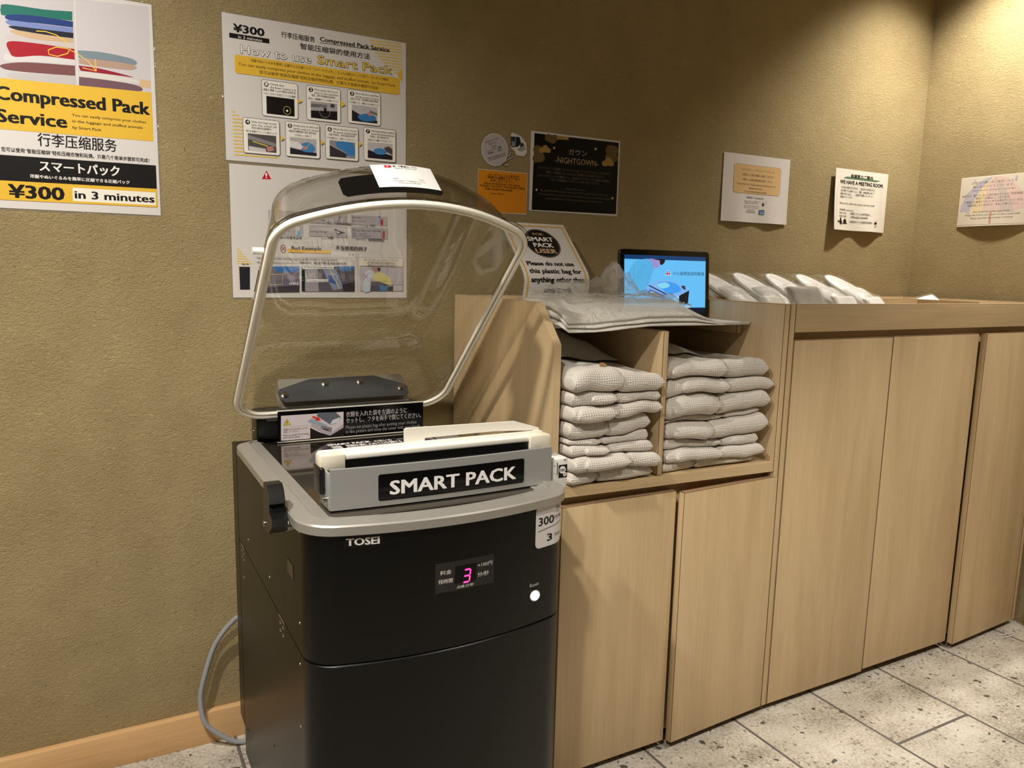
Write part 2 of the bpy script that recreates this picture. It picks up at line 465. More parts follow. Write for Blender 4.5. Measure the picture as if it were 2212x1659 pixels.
class Sheet:
    """A printed sheet; f(u, v, h) carries sheet millimetres and a height above the paper to the world."""
    def __init__(self, f, step=None, h0=0.12): self.f = f; self.bm = bmesh.new(); self.mats = []; self.layer = 0; self.step = step; self.h0 = h0
    def mi(self, m):
        if m not in self.mats: self.mats.append(m)
        return self.mats.index(m)
    def h(self): self.layer += 1; return self.h0 + 0.012 * self.layer
    def poly(self, pts, m, h=None):
        h = self.h() if h is None else h
        i = self.mi(m)
        tris = tessellate_polygon([[Vector((p[0], p[1], 0)) for p in pts]])
        self.flat([(p[0], p[1]) for p in pts], tris, i, h)
    def flat(self, pts, faces, i, h):
        if self.step:           # cut along a grid so that the shape follows a bent sheet
            t = bmesh.new(); vs = [t.verts.new((p[0], p[1], 0)) for p in pts]
            for f in faces:
                try: t.faces.new([vs[k] for k in f])
                except ValueError: pass
            for ax in (0, 1):
                a0 = min(p[ax] for p in pts); a1 = max(p[ax] for p in pts)
                k = math.floor(a0 / self.step) + 1
                while k * self.step < a1:
                    co = [0, 0, 0]; co[ax] = k * self.step; no = [0, 0, 0]; no[ax] = 1
                    bmesh.ops.bisect_plane(t, geom=t.verts[:] + t.edges[:] + t.faces[:], plane_co=co, plane_no=no, dist=1e-5)
                    k += 1
            t.verts.index_update()
            pts = [(v.co.x, v.co.y) for v in t.verts]; faces = [tuple(v.index for v in f.verts) for f in t.faces]; t.free()
        vs = [self.bm.verts.new(self.f(p[0], p[1], h)) for p in pts]
        for f in faces:
            try: self.bm.faces.new([vs[k] for k in f]).material_index = i
            except ValueError: pass
    def grid(self, u0, v0, u1, v1, nu, nv, m, h=0.0, back=None):
        i = self.mi(m)
        def G(hh): return [[self.bm.verts.new(self.f(u0 + (u1 - u0) * a / nu, v0 + (v1 - v0) * b / nv, hh)) for a in range(nu + 1)] for b in range(nv + 1)]
        top = G(h)
        for b in range(nv):
            for a in range(nu):
                self.bm.faces.new((top[b][a], top[b][a + 1], top[b + 1][a + 1], top[b + 1][a])).material_index = i
        if back is not None:
            bot = G(back)
            for b in range(nv):
                for a in range(nu):
                    self.bm.faces.new((bot[b][a], bot[b + 1][a], bot[b + 1][a + 1], bot[b][a + 1])).material_index = i
            ring = lambda g: [g[0][a] for a in range(nu + 1)] + [g[b][nu] for b in range(1, nv + 1)] + [g[nv][a] for a in range(nu - 1, -1, -1)] + [g[b][0] for b in range(nv - 1, 0, -1)]
            r0, r1 = ring(bot), ring(top); n = len(r0)
            for k in range(n): self.bm.faces.new((r0[k], r0[(k + 1) % n], r1[(k + 1) % n], r1[k])).material_index = i
    def line(self, pts, w, m, closed=False):
        h = self.h(); i = self.mi(m); L = []
        if self.step:
            q = []
            for a, b in zip(pts, pts[1:] + (pts[:1] if closed else [])):
                k = max(1, int(math.hypot(b[0] - a[0], b[1] - a[1]) / self.step))
                q += [(a[0] + (b[0] - a[0]) * j / k, a[1] + (b[1] - a[1]) * j / k) for j in range(k)]
            pts = q if closed else q + [pts[-1]]
        n = len(pts)
        for k in range(n):
            a = pts[k - 1] if k > 0 or closed else pts[k]; b = pts[(k + 1) % n] if k < n - 1 or closed else pts[k]
            dx, dy = b[0] - a[0], b[1] - a[1]; d = math.hypot(dx, dy) or 1
            L.append((-dy / d * w / 2, dx / d * w / 2))
        A = [self.bm.verts.new(self.f(p[0] + o[0], p[1] + o[1], h)) for p, o in zip(pts, L)]
        B = [self.bm.verts.new(self.f(p[0] - o[0], p[1] - o[1], h)) for p, o in zip(pts, L)]
        for k in range(n if closed else n - 1):
            j = (k + 1) % n
            self.bm.faces.new((A[k], B[k], B[j], A[j])).material_index = i
    def rect(self, u0, v0, u1, v1, m, r=0, line=0):
        p = rrect(u0, v0, u1, v1, r, 5)
        if line: self.line(p, line, m, True)
        else: self.poly(p, m)
    def ell(self, cu, cv, ru, rv, m, line=0):
        p = [(cu + ru * math.cos(2 * PI * k / 28), cv + rv * math.sin(2 * PI * k / 28)) for k in range(28)]
        if line: self.line(p, line, m, True)
        else: self.poly(p, m)
    def text(self, body, u, v, width, em, m, bold=0, ang=0.0):
        vs, fs = text_polys(body, 0)
        if not vs: return
        x0 = min(p[0] for p in vs); x1 = max(p[0] for p in vs)
        sx = width / max(1e-6, x1 - x0); ca, sa = math.cos(math.radians(ang)), math.sin(math.radians(ang))
        i = self.mi(m)
        if bold <= .4: sh = [(0, 0)]
        elif bold <= 1.5: sh = [(-.009 * em * bold, 0), (.009 * em * bold, .003 * em)]
        elif bold >= 5: sh = [(.034 * em * math.cos(PI * k / 4), .034 * em * math.sin(PI * k / 4)) for k in range(8)]
        else: d = .0135 * em * min(bold, 3.4); e = .35 * d; sh = [(-d, e), (-d, -e), (0, 0), (d, e), (d, -e)]
        for du, dv in sh:
            h = self.h(); q = []
            for p in vs:
                a, b = (p[0] - x0) * sx + du, p[1] * em + dv
                q.append((u + a * ca - b * sa, v + a * sa + b * ca))
            self.flat(q, fs, i, h)
    def draw(self, items, glow=None):
        for it in items:
            k = it[0]; I = glow or ink
            if k == 'T': self.text(it[1], it[2], it[3], it[4], it[5], I(it[6]), it[7], it[8] if len(it) > 8 else 0.0)
            elif k == 'P': self.poly(it[1], I(it[2]))
            elif k == 'O': self.poly([(p.x, p.y) for p in catmull([(q[0], q[1], 0) for q in it[1]], 4)], I(it[2]))
            elif k == 'S':
                c = [(p.x, p.y) for p in catmull([(q[0], q[1], 0) for q in it[1]], 4, True)]
                self.poly([p for i, p in enumerate(c) if math.hypot(p[0] - c[i - 1][0], p[1] - c[i - 1][1]) > .02], I(it[2]))
            elif k == 'R': self.rect(it[1], it[2], it[3], it[4], I(it[5]), it[6], it[7])
            elif k == 'E': self.ell(it[1], it[2], it[3], it[4], I(it[5]), it[6])
            elif k == 'L': self.line(it[1], it[2], I(it[3]))
    def done(self, name, parent=None, origin=None):
        return finish(name, self.bm, self.mats, parent, origin, recalc=False)

def wall_frame(x0, z0, y):               # sheet facing the room on the back wall
    return lambda u, v, h: (x0 + u / 1000, y - h / 1000, z0 + v / 1000)

# ------------------------------------------------------------------ what is printed on the signs (millimetres on each sheet)
PRINT = {
 'price_poster': [
  ('P',[[18.5,408.0],[158.0,425.1],[155.3,255.2],[8.4,251.7]],'c8c3c6'),
  ('P',[[160.4,425.5],[296.9,433.5],[294.6,259.1],[157.8,256.8]],'cbc6c9'),
  ('O',[[153.7,381.9],[125.4,381.1],[74.7,380.3],[36.1,372.6],[30.9,378.0],[31.4,385.5],[39.7,394.4],[105.3,395.6],[154.7,400.1]],'166e5f'),
  ('O',[[154.2,369.0],[96.7,367.5],[44.5,365.3],[40.6,374.1],[74.7,380.3],[125.4,381.1],[154.9,380.8]],'193778'),
  ('O',[[153.7,359.1],[84.5,355.3],[45.0,356.1],[42.2,364.9],[96.7,366.7],[154.2,368.2]],'7887be'),
  ('O',[[153.8,348.2],[84.0,346.4],[48.0,350.3],[47.2,355.2],[96.1,356.9],[154.4,358.7]],'16192d'),
  ('O',[[153.8,339.6],[94.9,335.3],[49.7,341.0],[50.1,348.1],[95.6,347.4],[154.3,347.7]],'c8aa87'),
  ('O',[[153.8,329.4],[101.4,328.6],[42.1,326.5],[39.4,337.4],[94.9,335.8],[153.8,339.1]],'c8bebe'),
  ('O',[[154.0,306.4],[93.1,305.5],[51.5,297.0],[40.8,305.5],[39.7,324.3],[82.9,328.3],[154.4,327.4]],'a51223'),
  ('O',[[153.4,295.8],[92.3,292.5],[35.1,287.0],[33.7,300.7],[51.5,297.0],[93.1,304.7],[153.9,305.9]],'d4cfcf'),
  ('O',[[153.2,274.7],[102.8,271.9],[49.8,270.0],[27.5,272.0],[26.8,279.5],[69.2,289.3],[153.8,294.6]],'784b4b'),
  ('O',[[152.9,256.2],[90.1,254.7],[42.2,256.2],[38.2,264.6],[102.7,270.6],[153.2,273.9]],'c0bbbb'),
  ('P',[[272.8,283.8],[294.8,282.6],[294.1,266.8],[272.1,268.7]],'d7b48c'),
  ('O',[[160.3,325.7],[204.2,328.2],[261.7,323.0],[265.0,311.3],[213.4,313.0],[161.4,310.9]],'7d8c96'),
  ('O',[[161.9,310.2],[213.4,313.0],[264.5,310.7],[258.1,300.1],[188.0,298.8],[161.3,300.4]],'b49687'),
  ('O',[[159.9,295.9],[200.1,295.1],[260.6,286.3],[237.1,285.9],[163.0,286.1]],'961e32'),
  ('O',[[160.5,285.0],[224.5,285.6],[268.0,280.4],[269.8,274.7],[211.4,273.1],[160.0,275.1]],'d7d2cd'),
  ('O',[[159.9,273.5],[211.5,273.9],[270.1,269.8],[267.0,257.9],[159.0,256.2]],'73555f'),
  ('L',[[88.9,352.2],[105.2,353.5],[123.6,350.0],[139.5,339.5],[147.2,327.6],[141.9,317.0],[123.6,308.6],[108.5,310.3],[107.8,318.7],[122.3,326.5],[141.2,326.2],[159.9,319.1],[178.6,305.9],[191.3,290.4]],1.7,'f5c84b'),
  ('L',[[167.0,292.4],[192.4,289.3],[191.2,313.0]],1.7,'f5c84b'),
  ('P',[[8.5,253.0],[295.1,259.2],[295.0,157.4],[2.1,154.6]],'y'),
  ('T','Compressed Pack',11.9,212.1,277.4,36.9,'k',3),
  ('T','Service',11.3,169.0,120.8,35.4,'k',3),
  ('T','You can easily compress your clothes',142.8,193.5,139.1,7.7,'k',1.5),
  ('T','in the luggage and stuffed animals',142.9,181.4,131.9,7.7,'k',1.5),
  ('T','by Smart Pack',142.9,168.6,52.7,7.8,'k',1.5),
  ('T','行李压缩服务',79.1,130.6,143.5,28.1,'k',1),
  ('T','您可以使用“智能压缩袋”轻松压缩衣物和玩偶。只需几个简单步骤即可完成！',14.9,112.5,270.1,9.6,'k',1),
  ('P',[[-1.1,104.6],[297.4,106.8],[297.2,57.4],[-4.4,54.3]],'k'),
  ('T','スマートパック',79.6,79.6,145.9,23.9,'w',2),
  ('T','洋服やぬいぐるみを簡単に圧縮できる圧縮パック',61.2,63.7,182.7,8.0,'w',2),
  ('P',[[-4.4,54.3],[297.1,56.8],[297.6,17.2],[-6.9,16.1]],'y'),
  ('P',[[135.7,48.7],[294.1,48.9],[293.8,21.3],[135.4,21.2]],'f0ebdc'),
  ('T','¥300',23.4,21.8,95.8,36.5,'k',3.5),
  ('T','in 3 minutes',139.8,27.1,151.3,22.7,'k',3),
 ],
 'howto_poster': [
  ('P',[[338.0,310.9],[421.2,313.9],[421.2,311.0],[339.9,308.4]],'e6c35f'),
  ('P',[[340.5,304.3],[421.2,307.0],[421.3,304.1],[342.4,301.7]],'e6c35f'),
  ('P',[[343.9,297.6],[421.3,300.1],[421.3,297.2],[345.8,295.0]],'e6c35f'),
  ('P',[[348.0,291.0],[421.3,293.2],[421.3,290.3],[349.9,288.4]],'e6c35f'),
  ('P',[[353.0,284.3],[421.3,286.3],[421.3,283.4],[354.9,281.7]],'e6c35f'),
  ('P',[[358.8,277.7],[421.3,279.4],[421.3,276.5],[360.7,275.1]],'e6c35f'),
  ('P',[[365.5,271.0],[421.3,272.4],[421.3,269.5],[367.4,268.4]],'e6c35f'),
  ('P',[[373.0,264.4],[421.3,265.5],[421.3,262.6],[374.9,261.7]],'e6c35f'),
  ('P',[[381.4,257.7],[421.3,258.6],[421.3,255.6],[383.3,255.1]],'e6c35f'),
  ('P',[[390.6,251.0],[421.3,251.6],[421.3,248.7],[392.6,248.4]],'e6c35f'),
  ('P',[[400.8,244.3],[421.3,244.6],[421.3,241.7],[402.7,241.6]],'e6c35f'),
  ('P',[[411.8,237.5],[421.3,237.7],[421.3,234.7],[413.8,234.9]],'e6c35f'),
  ('P',[[409.4,239.0],[422.6,256.5],[422.6,220.5]],'y'),
  ('P',[[15.7,109.2],[22.5,109.5],[24.0,106.7],[15.7,106.3]],'e6c35f'),
  ('P',[[15.9,101.4],[29.7,101.9],[31.2,99.2],[15.8,98.5]],'e6c35f'),
  ('P',[[16.1,93.6],[36.9,94.3],[38.4,91.5],[16.0,90.7]],'e6c35f'),
  ('P',[[16.3,85.7],[52.4,86.9],[54.0,84.2],[16.2,82.8]],'e6c35f'),
  ('P',[[16.4,77.9],[59.7,79.2],[61.3,76.4],[16.3,75.0]],'e6c35f'),
  ('P',[[16.6,70.0],[67.1,71.5],[68.7,68.7],[16.5,67.1]],'e6c35f'),
  ('P',[[16.8,62.2],[74.5,63.7],[76.1,60.9],[16.7,59.3]],'e6c35f'),
  ('P',[[17.0,54.3],[81.9,55.8],[83.5,53.0],[16.9,51.4]],'e6c35f'),
  ('P',[[17.1,46.4],[89.4,48.0],[91.0,45.2],[17.0,43.5]],'e6c35f'),
  ('P',[[17.3,38.5],[96.9,40.1],[98.5,37.2],[17.2,35.6]],'e6c35f'),
  ('P',[[17.5,30.6],[104.4,32.1],[106.1,29.3],[17.4,27.7]],'e6c35f'),
  ('P',[[17.7,22.7],[112.0,24.1],[113.7,21.3],[17.6,19.7]],'e6c35f'),
  ('P',[[17.8,14.7],[116.0,16.0],[117.6,13.1],[17.7,11.8]],'e6c35f'),
  ('T','¥300',24.5,279.9,65.8,23.4,'k',3.5),
  ('R',14.8,266.0,101.5,275.9,'k',0,0),
  ('T','in 3 minutes',33.8,267.3,51.9,8.9,'w',0.5),
  ('T','行李压缩服务',128.7,285.2,76.9,13.8,'k',1),
  ('T','Compressed Pack Service',217.9,289.2,171.1,13.6,'k',2),
  ('L',[[217.9,285.4],[389.8,289.7]],0.9,'k'),
  ('T','智能压缩袋的使用方法',171.5,265.8,167.5,14.5,'k',1),
  ('T','How to use',38.4,236.2,157.6,25.6,'k',5),
  ('T','How to use',38.4,236.2,157.6,25.6,'f6f2ea',0.6),
  ('T','Smart Pack',211.6,237.9,183.8,26.8,'k',5),
  ('T','Smart Pack',211.6,237.9,183.8,26.8,'f0cd50',0.6),
  ('R',24.9,191.7,415.0,231.3,'y',5,0),
  ('T','洋服やぬいぐるみを簡単に圧縮できる圧縮パック「スマートパック」。たったの数ステップで完了！カンタンで便利！',59.5,221.0,326.5,7.1,'k',1.5),
  ('T','You can easily compress your clothes in the luggage and stuffed animals  by Smart Pack',32.1,209.2,371.7,9.2,'k',0.8),
  ('T','您可以使用"智能压缩袋"轻松压缩衣物和玩偶。只需几个简单步骤即可完成！',78.2,197.7,283.3,8.5,'k',1),
  ('R',82.1,105.8,163.7,185.3,'f3efe6',5,0),
  ('R',82.1,105.8,163.7,185.3,'k',5,0.9),
  ('E',92.7,175.7,5.3,5.3,'k',0),
  ('T','1',90.3,173.0,4.9,9.5,'w',3),
  ('T','Check that',100.9,175.3,31.8,6.8,'k',1),
  ('T','the Reset  button is lit',100.9,168.2,59.5,6.8,'k',1),
  ('T','请确认“重置（reset)”按钮已点亮开启！',85.4,161.8,75.0,5.6,'k',1),
  ('T','リセットボタンが点灯しているか確認！',86.2,153.5,73.4,5.6,'k',1),
  ('R',91.9,111.3,155.5,150.3,'15100c',0,0),
  ('E',138.4,123.3,8.2,9.1,'d9cf6a',0.8),
  ('E',138.4,122.5,2.4,2.4,'f5f5f5',0),
  ('R',184.0,107.7,265.1,185.9,'f3efe6',5,0),
  ('R',184.0,107.7,265.1,185.9,'k',5,0.9),
  ('E',194.5,176.5,5.3,5.3,'k',0),
  ('T','2',192.1,173.8,4.9,9.4,'w',3),
  ('T','First,open the hook',202.7,176.1,56.5,6.6,'k',1),
  ('T','next to the machine',202.7,169.1,56.5,6.6,'k',1),
  ('T','首先，请打开机器旁边的挂钩。',196.2,162.8,56.8,5.5,'k',1),
  ('T','初めに、機械横のフックを開けて下さい',188.1,154.6,73.0,5.5,'k',1),
  ('R',193.7,113.2,257.0,151.5,'a8a4a6',0,0),
  ('P',[(193.7,129.6),(257.0,134.3),(257.0,113.2),(193.7,113.2)],'1c1818'),
  ('P',[(193.7,145.3),(232.7,146.8),(232.7,140.6),(193.7,137.4)],'6c686c'),
  ('R',224.6,126.5,231.0,139.0,'0d0c0c',0,0),
  ('P',[(240.8,149.9),(250.5,149.9),(250.5,142.1),(240.8,142.1)],'3c3840'),
  ('E',227.0,131.2,13.0,14.1,'d0cccc',0.5),
  ('R',282.9,111.2,365.3,189.2,'f3efe6',5,0),
  ('R',282.9,111.2,365.3,189.2,'k',5,0.9),
  ('E',293.7,179.9,5.4,5.4,'k',0),
  ('T','3',291.2,177.1,4.9,9.4,'w',3),
  ('T','When the lid is open,Place',301.9,179.5,60.1,6.6,'k',1),
  ('T','the bag you want to compress',301.9,172.4,60.1,6.6,'k',1),
  ('T','当盖子打开后，请将需要压缩的衣物袋',289.1,166.2,70.0,5.5,'k',1),
  ('T','フタが開いたら、衣類を入れた袋をセット！',286.2,158.0,75.7,5.5,'k',1),
  ('R',292.8,116.6,357.0,154.9,'bdb8ba',0,0),
  ('P',[(292.8,142.4),(324.1,128.3),(357.0,122.9),(357.0,116.6),(292.8,116.6)],'232027'),
  ('S',[(307.6,129.9),(334.0,137.7),(352.9,131.5),(348.8,122.1),(320.0,119.0)],'3d78b4'),
  ('P',[(332.3,140.8),(342.2,142.4),(343.9,133.0),(334.0,133.0)],'c08a80'),
  ('P',[(336.5,146.3),(357.0,140.8),(357.0,134.6),(338.9,140.8)],'6e6a70'),
  ('R',38.5,19.4,120.0,97.2,'f3efe6',5,0),
  ('R',38.5,19.4,120.0,97.2,'k',5,0.9),
  ('E',49.1,87.8,5.3,5.3,'k',0),
  ('T','4',46.7,85.1,4.9,9.3,'w',3),
  ('T','Slide the bag mouth',57.2,87.4,56.7,6.6,'k',1),
  ('T','into the metal slit',57.2,80.5,56.7,6.6,'k',1),
  ('T','将封口插夹在金属缝中！',56.8,74.2,44.8,5.4,'k',1),
  ('T','袋口を金属のスリットに挟みこんで！',44.6,66.1,69.2,5.4,'k',1),
  ('R',48.3,24.9,111.8,63.0,'55504f',0,0),
  ('P',[(48.3,59.9),(111.8,45.9),(111.8,38.1),(48.3,50.5)],'8a8588'),
  ('P',[(58.9,47.4),(92.3,39.6),(92.3,37.3),(58.9,45.1)],'d8c34b'),
  ('P',[(89.0,36.5),(103.7,39.6),(106.9,30.3),(92.3,25.7)],'b98271'),
  ('P',[(49.9,35.0),(87.4,31.9),(89.0,24.9),(49.9,24.9)],'cfcaca'),
  ('R',133.6,20.1,213.6,99.0,'f3efe6',5,0),
  ('R',133.6,20.1,213.6,99.0,'k',5,0.9),
  ('E',144.0,89.5,5.2,5.2,'k',0),
  ('T','5',141.6,86.8,4.8,9.5,'w',3),
  ('T','Slowly press lid with both',152.0,89.1,58.4,6.7,'k',1),
  ('T','hands until it is closed',152.0,82.0,58.4,6.7,'k',1),
  ('T','请您双手慢慢地按下盖子直至关闭。',141.6,75.7,64.0,5.5,'k',1),
  ('T','フタをゆっくり押して',153.6,67.5,40.0,5.5,'k',1),
  ('R',143.2,25.7,205.6,64.3,'b9b4b6',0,0),
  ('P',[(143.2,39.9),(173.6,35.9),(205.6,32.8),(205.6,25.7),(143.2,25.7)],'2a2730'),
  ('S',[(169.6,50.1),(189.6,55.6),(202.4,43.8),(197.6,34.3),(173.6,34.3)],'4a86bd'),
  ('P',[(143.2,55.6),(161.6,54.8),(175.2,43.8),(165.6,37.5),(143.2,42.2)],'e0dcdc'),
  ('P',[(173.6,45.4),(181.6,47.0),(183.2,39.1),(175.2,37.5)],'c08a80'),
  ('L',[(161.6,53.3),(167.2,58.0),(175.2,59.6)],1.0,'d9cf6a'),
  ('L',[(181.6,40.6),(188.0,51.7),(194.4,56.4)],1.0,'d9cf6a'),
  ('R',227.4,22.3,308.1,100.5,'f3efe6',5,0),
  ('R',227.4,22.3,308.1,100.5,'k',5,0.9),
  ('E',237.9,91.1,5.2,5.2,'k',0),
  ('T','6',235.5,88.4,4.8,9.4,'w',3),
  ('T','When the lid is closed,',245.9,90.7,58.9,6.7,'k',1),
  ('T','the vacuum packing begins',245.9,83.7,58.9,6.7,'k',1),
  ('T','当盖子关闭后，真空压缩自动开始！',235.5,77.4,64.6,5.5,'k',1),
  ('T','フタを閉めると、真空パックがスタート！',230.6,69.2,74.3,5.5,'k',1),
  ('R',237.1,27.7,300.0,66.1,'8f8b8f',0,0),
  ('P',[(251.6,61.4),(267.7,66.1),(293.6,64.5),(300.0,53.6),(300.0,34.0),(275.8,33.2),(255.6,48.9)],'3f80bf'),
  ('P',[(237.1,55.1),(277.4,37.9),(277.4,27.7),(237.1,27.7)],'3a353a'),
  ('P',[(237.1,57.5),(277.4,40.3),(277.4,37.9),(237.1,54.4)],'a9a5a8'),
  ('R',322.0,27.2,404.2,105.6,'f3efe6',5,0),
  ('R',322.0,27.2,404.2,105.6,'k',5,0.9),
  ('E',332.7,96.2,5.3,5.3,'k',0),
  ('T','7',330.2,93.4,4.9,9.4,'w',3),
  ('T','When vacuum packing is completed,',340.9,95.8,60.0,6.7,'k',1),
  ('T','the lid will automatically open',340.9,88.7,60.0,6.7,'k',1),
  ('T','完成后，盖子将自动打开。',338.4,82.4,49.3,5.5,'k',1),
  ('T','完成すると自動でフタがオープン',332.3,74.2,61.6,5.5,'k',1),
  ('R',331.9,32.7,396.0,71.1,'c4bfc1',0,0),
  ('P',[(331.9,52.3),(363.1,44.5),(371.3,47.6),(396.0,42.9),(396.0,32.7),(331.9,32.7)],'25222a'),
  ('S',[(348.3,53.9),(363.1,58.6),(379.5,53.9),(377.9,46.0),(363.1,42.9),(349.9,46.0)],'4688c4'),
  ('P',[(373.0,60.1),(386.1,64.8),(396.0,58.6),(396.0,44.5),(381.2,50.7)],'5a4a44'),
  ('P',[[163.5,152.1],[174.1,148.5],[163.4,142.5]],'f0c341'),
  ('P',[[265.2,160.6],[277.5,152.6],[265.8,145.8]],'f0c341'),
  ('P',[[121.4,64.4],[130.6,59.5],[122.2,53.3]],'f0c341'),
  ('P',[[215.3,64.2],[223.7,59.1],[215.8,52.8]],'f0c341'),
  ('P',[[308.6,69.8],[317.9,64.6],[309.5,58.2]],'f0c341'),
 ],
 'caution_poster': [
  ('P',[[71.6,274.3],[82.5,294.7],[92.8,275.2]],'c8102e'),
  ('T','!',79.8,277.6,3.9,16.2,'w',2),
  ('P',[[11.4,114.1],[16.2,113.3],[17.4,111.0],[11.4,111.8]],'e6c35f'),
  ('P',[[11.3,108.5],[20.9,107.8],[22.1,105.5],[11.2,106.2]],'e6c35f'),
  ('P',[[11.1,102.9],[25.5,102.3],[26.8,100.0],[11.0,100.6]],'e6c35f'),
  ('P',[[11.0,97.3],[30.2,96.8],[31.5,94.5],[10.9,95.0]],'e6c35f'),
  ('P',[[10.8,91.6],[34.9,91.3],[36.2,89.0],[10.7,89.3]],'e6c35f'),
  ('P',[[10.6,86.0],[39.7,85.7],[40.9,83.4],[10.6,83.7]],'e6c35f'),
  ('P',[[10.5,80.4],[44.4,80.1],[45.6,77.8],[10.4,78.0]],'e6c35f'),
  ('P',[[12.8,72.1],[14.7,72.1],[14.6,69.5],[12.7,69.4]],'e6c35f'),
  ('P',[[12.6,65.4],[14.5,65.5],[14.4,62.8],[12.5,62.8]],'e6c35f'),
  ('P',[[12.4,58.8],[14.3,58.8],[14.2,56.1],[12.3,56.1]],'e6c35f'),
  ('P',[[12.2,52.1],[14.1,52.1],[14.1,49.5],[12.1,49.4]],'e6c35f'),
  ('P',[[12.0,45.4],[13.9,45.5],[13.9,42.8],[11.9,42.8]],'e6c35f'),
  ('P',[[11.8,38.8],[13.7,38.8],[13.7,36.1],[11.7,36.1]],'e6c35f'),
  ('P',[[11.6,32.1],[13.6,32.1],[13.5,29.4],[11.5,29.4]],'e6c35f'),
  ('P',[[11.4,25.4],[13.4,25.4],[13.3,22.7],[11.3,22.7]],'e6c35f'),
  ('P',[[11.2,18.7],[13.2,18.7],[13.1,16.0],[11.2,16.0]],'e6c35f'),
  ('T','02 | Pl',22.2,75.3,13.9,5.9,'k',2),
  ('P',[[15.3,71.5],[39.3,71.7],[37.8,18.5],[15.7,18.4]],'23222c'),
  ('R',84.0,181.8,164.1,204.9,'b4aeb2',0,0),
  ('P',[[137.2,197.8],[150.8,197.8],[150.6,188.8],[137.8,188.1]],'4a1d22'),
  ('P',[[147.8,199.9],[158.5,200.4],[156.7,185.3],[149.1,184.9]],'d2463c'),
  ('P',[[145.6,201.3],[158.8,201.5],[158.7,198.9],[146.0,198.7]],'f0e6e0'),
  ('T','（お一例）餅',108.3,175.8,25.5,6.0,'k',1),
  ('R',83.2,146.6,164.6,173.6,'b4aeb2',0,0),
  ('P',[[146.5,169.0],[151.8,169.2],[151.4,149.6],[146.1,150.1]],'d9cdbc'),
  ('P',[[150.9,160.1],[158.0,160.4],[157.8,147.5],[151.1,147.3]],'78b4d7'),
  ('P',[[152.6,169.0],[156.4,169.1],[156.2,160.4],[152.4,160.2]],'e6e6e6'),
  ('P',[[147.3,171.7],[151.1,171.9],[151.0,169.2],[147.2,169.0]],'46505a'),
  ('T','plants',99.1,162.7,20.9,7.4,'k',1),
  ('T','insects & animals,',96.0,156.7,38.9,4.5,'k',1),
  ('T','ami',104.7,146.5,9.0,5.7,'k',1),
  ('T','一部分洗漱用品等',101.5,139.7,59.7,7.3,'k',1),
  ('R',177.9,179.8,272.0,206.7,'b4aeb2',0,0),
  ('T','Sharp objects',179.9,199.7,46.0,7.0,'2d2a30',1.5),
  ('T','such as scissors',179.8,192.8,54.7,7.1,'2d2a30',1.5),
  ('T','and cutters',179.6,185.2,38.6,7.1,'2d2a30',1.5),
  ('L',[[249.4,185.2],[260.0,203.5]],1.2,'4a4650'),
  ('L',[[252.8,197.7],[257.6,195.6],[261.6,198.9]],1.0,'4a4650'),
  ('T','ハサミやカッターなどのもの',167.5,178.2,52.5,3.7,'k',1),
  ('T','剪刀、刀具等锋利物品',222.4,178.0,60.8,7.2,'k',1),
  ('R',283.7,180.6,376.3,203.4,'b4aeb2',0,0),
  ('T','Drinks',287.1,195.6,21.6,7.7,'2d2a30',1.5),
  ('T','(liquid objects)',287.0,188.0,32.3,4.7,'k',0.5),
  ('P',[[352.2,200.4],[358.6,200.7],[358.5,185.7],[352.7,185.4]],'8cb4c8'),
  ('P',[[353.6,204.9],[357.3,205.1],[357.2,200.7],[353.5,200.5]],'55606a'),
  ('P',[[358.2,196.0],[366.2,196.4],[365.6,182.0],[358.9,182.0]],'c84650'),
  ('L',[[363.6,196.2],[365.3,198.7],[368.7,198.4]],0.6,'c84650'),
  ('T','ドリンク類',306.1,176.3,19.8,3.5,'k',1),
  ('T','饮料',331.7,177.2,13.4,7.0,'k',1),
  ('R',178.7,147.7,272.1,174.8,'b4aeb2',0,0),
  ('T','Living things',181.2,157.7,42.0,8.8,'2d2a30',1),
  ('S',[[241.3,167.1],[244.5,168.8],[247.6,165.8],[257.2,163.1],[266.8,160.4],[266.0,158.8],[257.1,156.1],[249.9,155.1],[245.1,158.0],[243.6,162.5],[240.4,165.2]],'2a2426'),
  ('P',[[245.2,162.6],[250.0,162.0],[254.8,159.1],[249.9,156.9],[246.0,159.5]],'cfc8c8'),
  ('L',[[249.1,155.3],[249.8,150.4],[246.6,150.3]],0.6,'2a2426'),
  ('L',[[251.5,155.4],[252.3,150.8]],0.6,'2a2426'),
  ('T','生き物',209.0,141.9,11.7,3.8,'k',1),
  ('T','动物',224.3,142.6,14.0,7.9,'k',1),
  ('R',283.4,148.2,377.1,174.9,'b4aeb2',0,0),
  ('T','Things that may explode',285.5,164.7,73.5,7.7,'2d2a30',1),
  ('T','(lighters,gas cans,',285.8,158.0,37.5,4.3,'k',0.5),
  ('T','flammables or aerosol)',285.7,152.1,45.8,4.3,'k',0.5),
  ('P',[[364.4,164.5],[370.3,164.7],[370.0,149.2],[363.8,149.3]],'aa2832'),
  ('P',[[365.2,167.7],[367.3,169.4],[369.5,167.9],[370.0,164.7],[364.7,164.5]],'aa2832'),
  ('T','爆発するもの',295.5,143.2,23.6,4.2,'k',1),
  ('T','易燃易爆物品',326.5,141.7,41.7,7.7,'k',1),
  ('E',116.4,116.1,5.7,9.3,'a5323c',1.2),
  ('L',[[113.4,120.3],[119.5,112.2]],1.0,'6e3c3c'),
  ('L',[[119.7,120.5],[113.2,112.0]],1.0,'6e3c3c'),
  ('R',126.4,108.1,230.6,115.9,'eab948',0,0),
  ('T','Bad Example',136.0,114.3,72.1,12.9,'231f20',1.5),
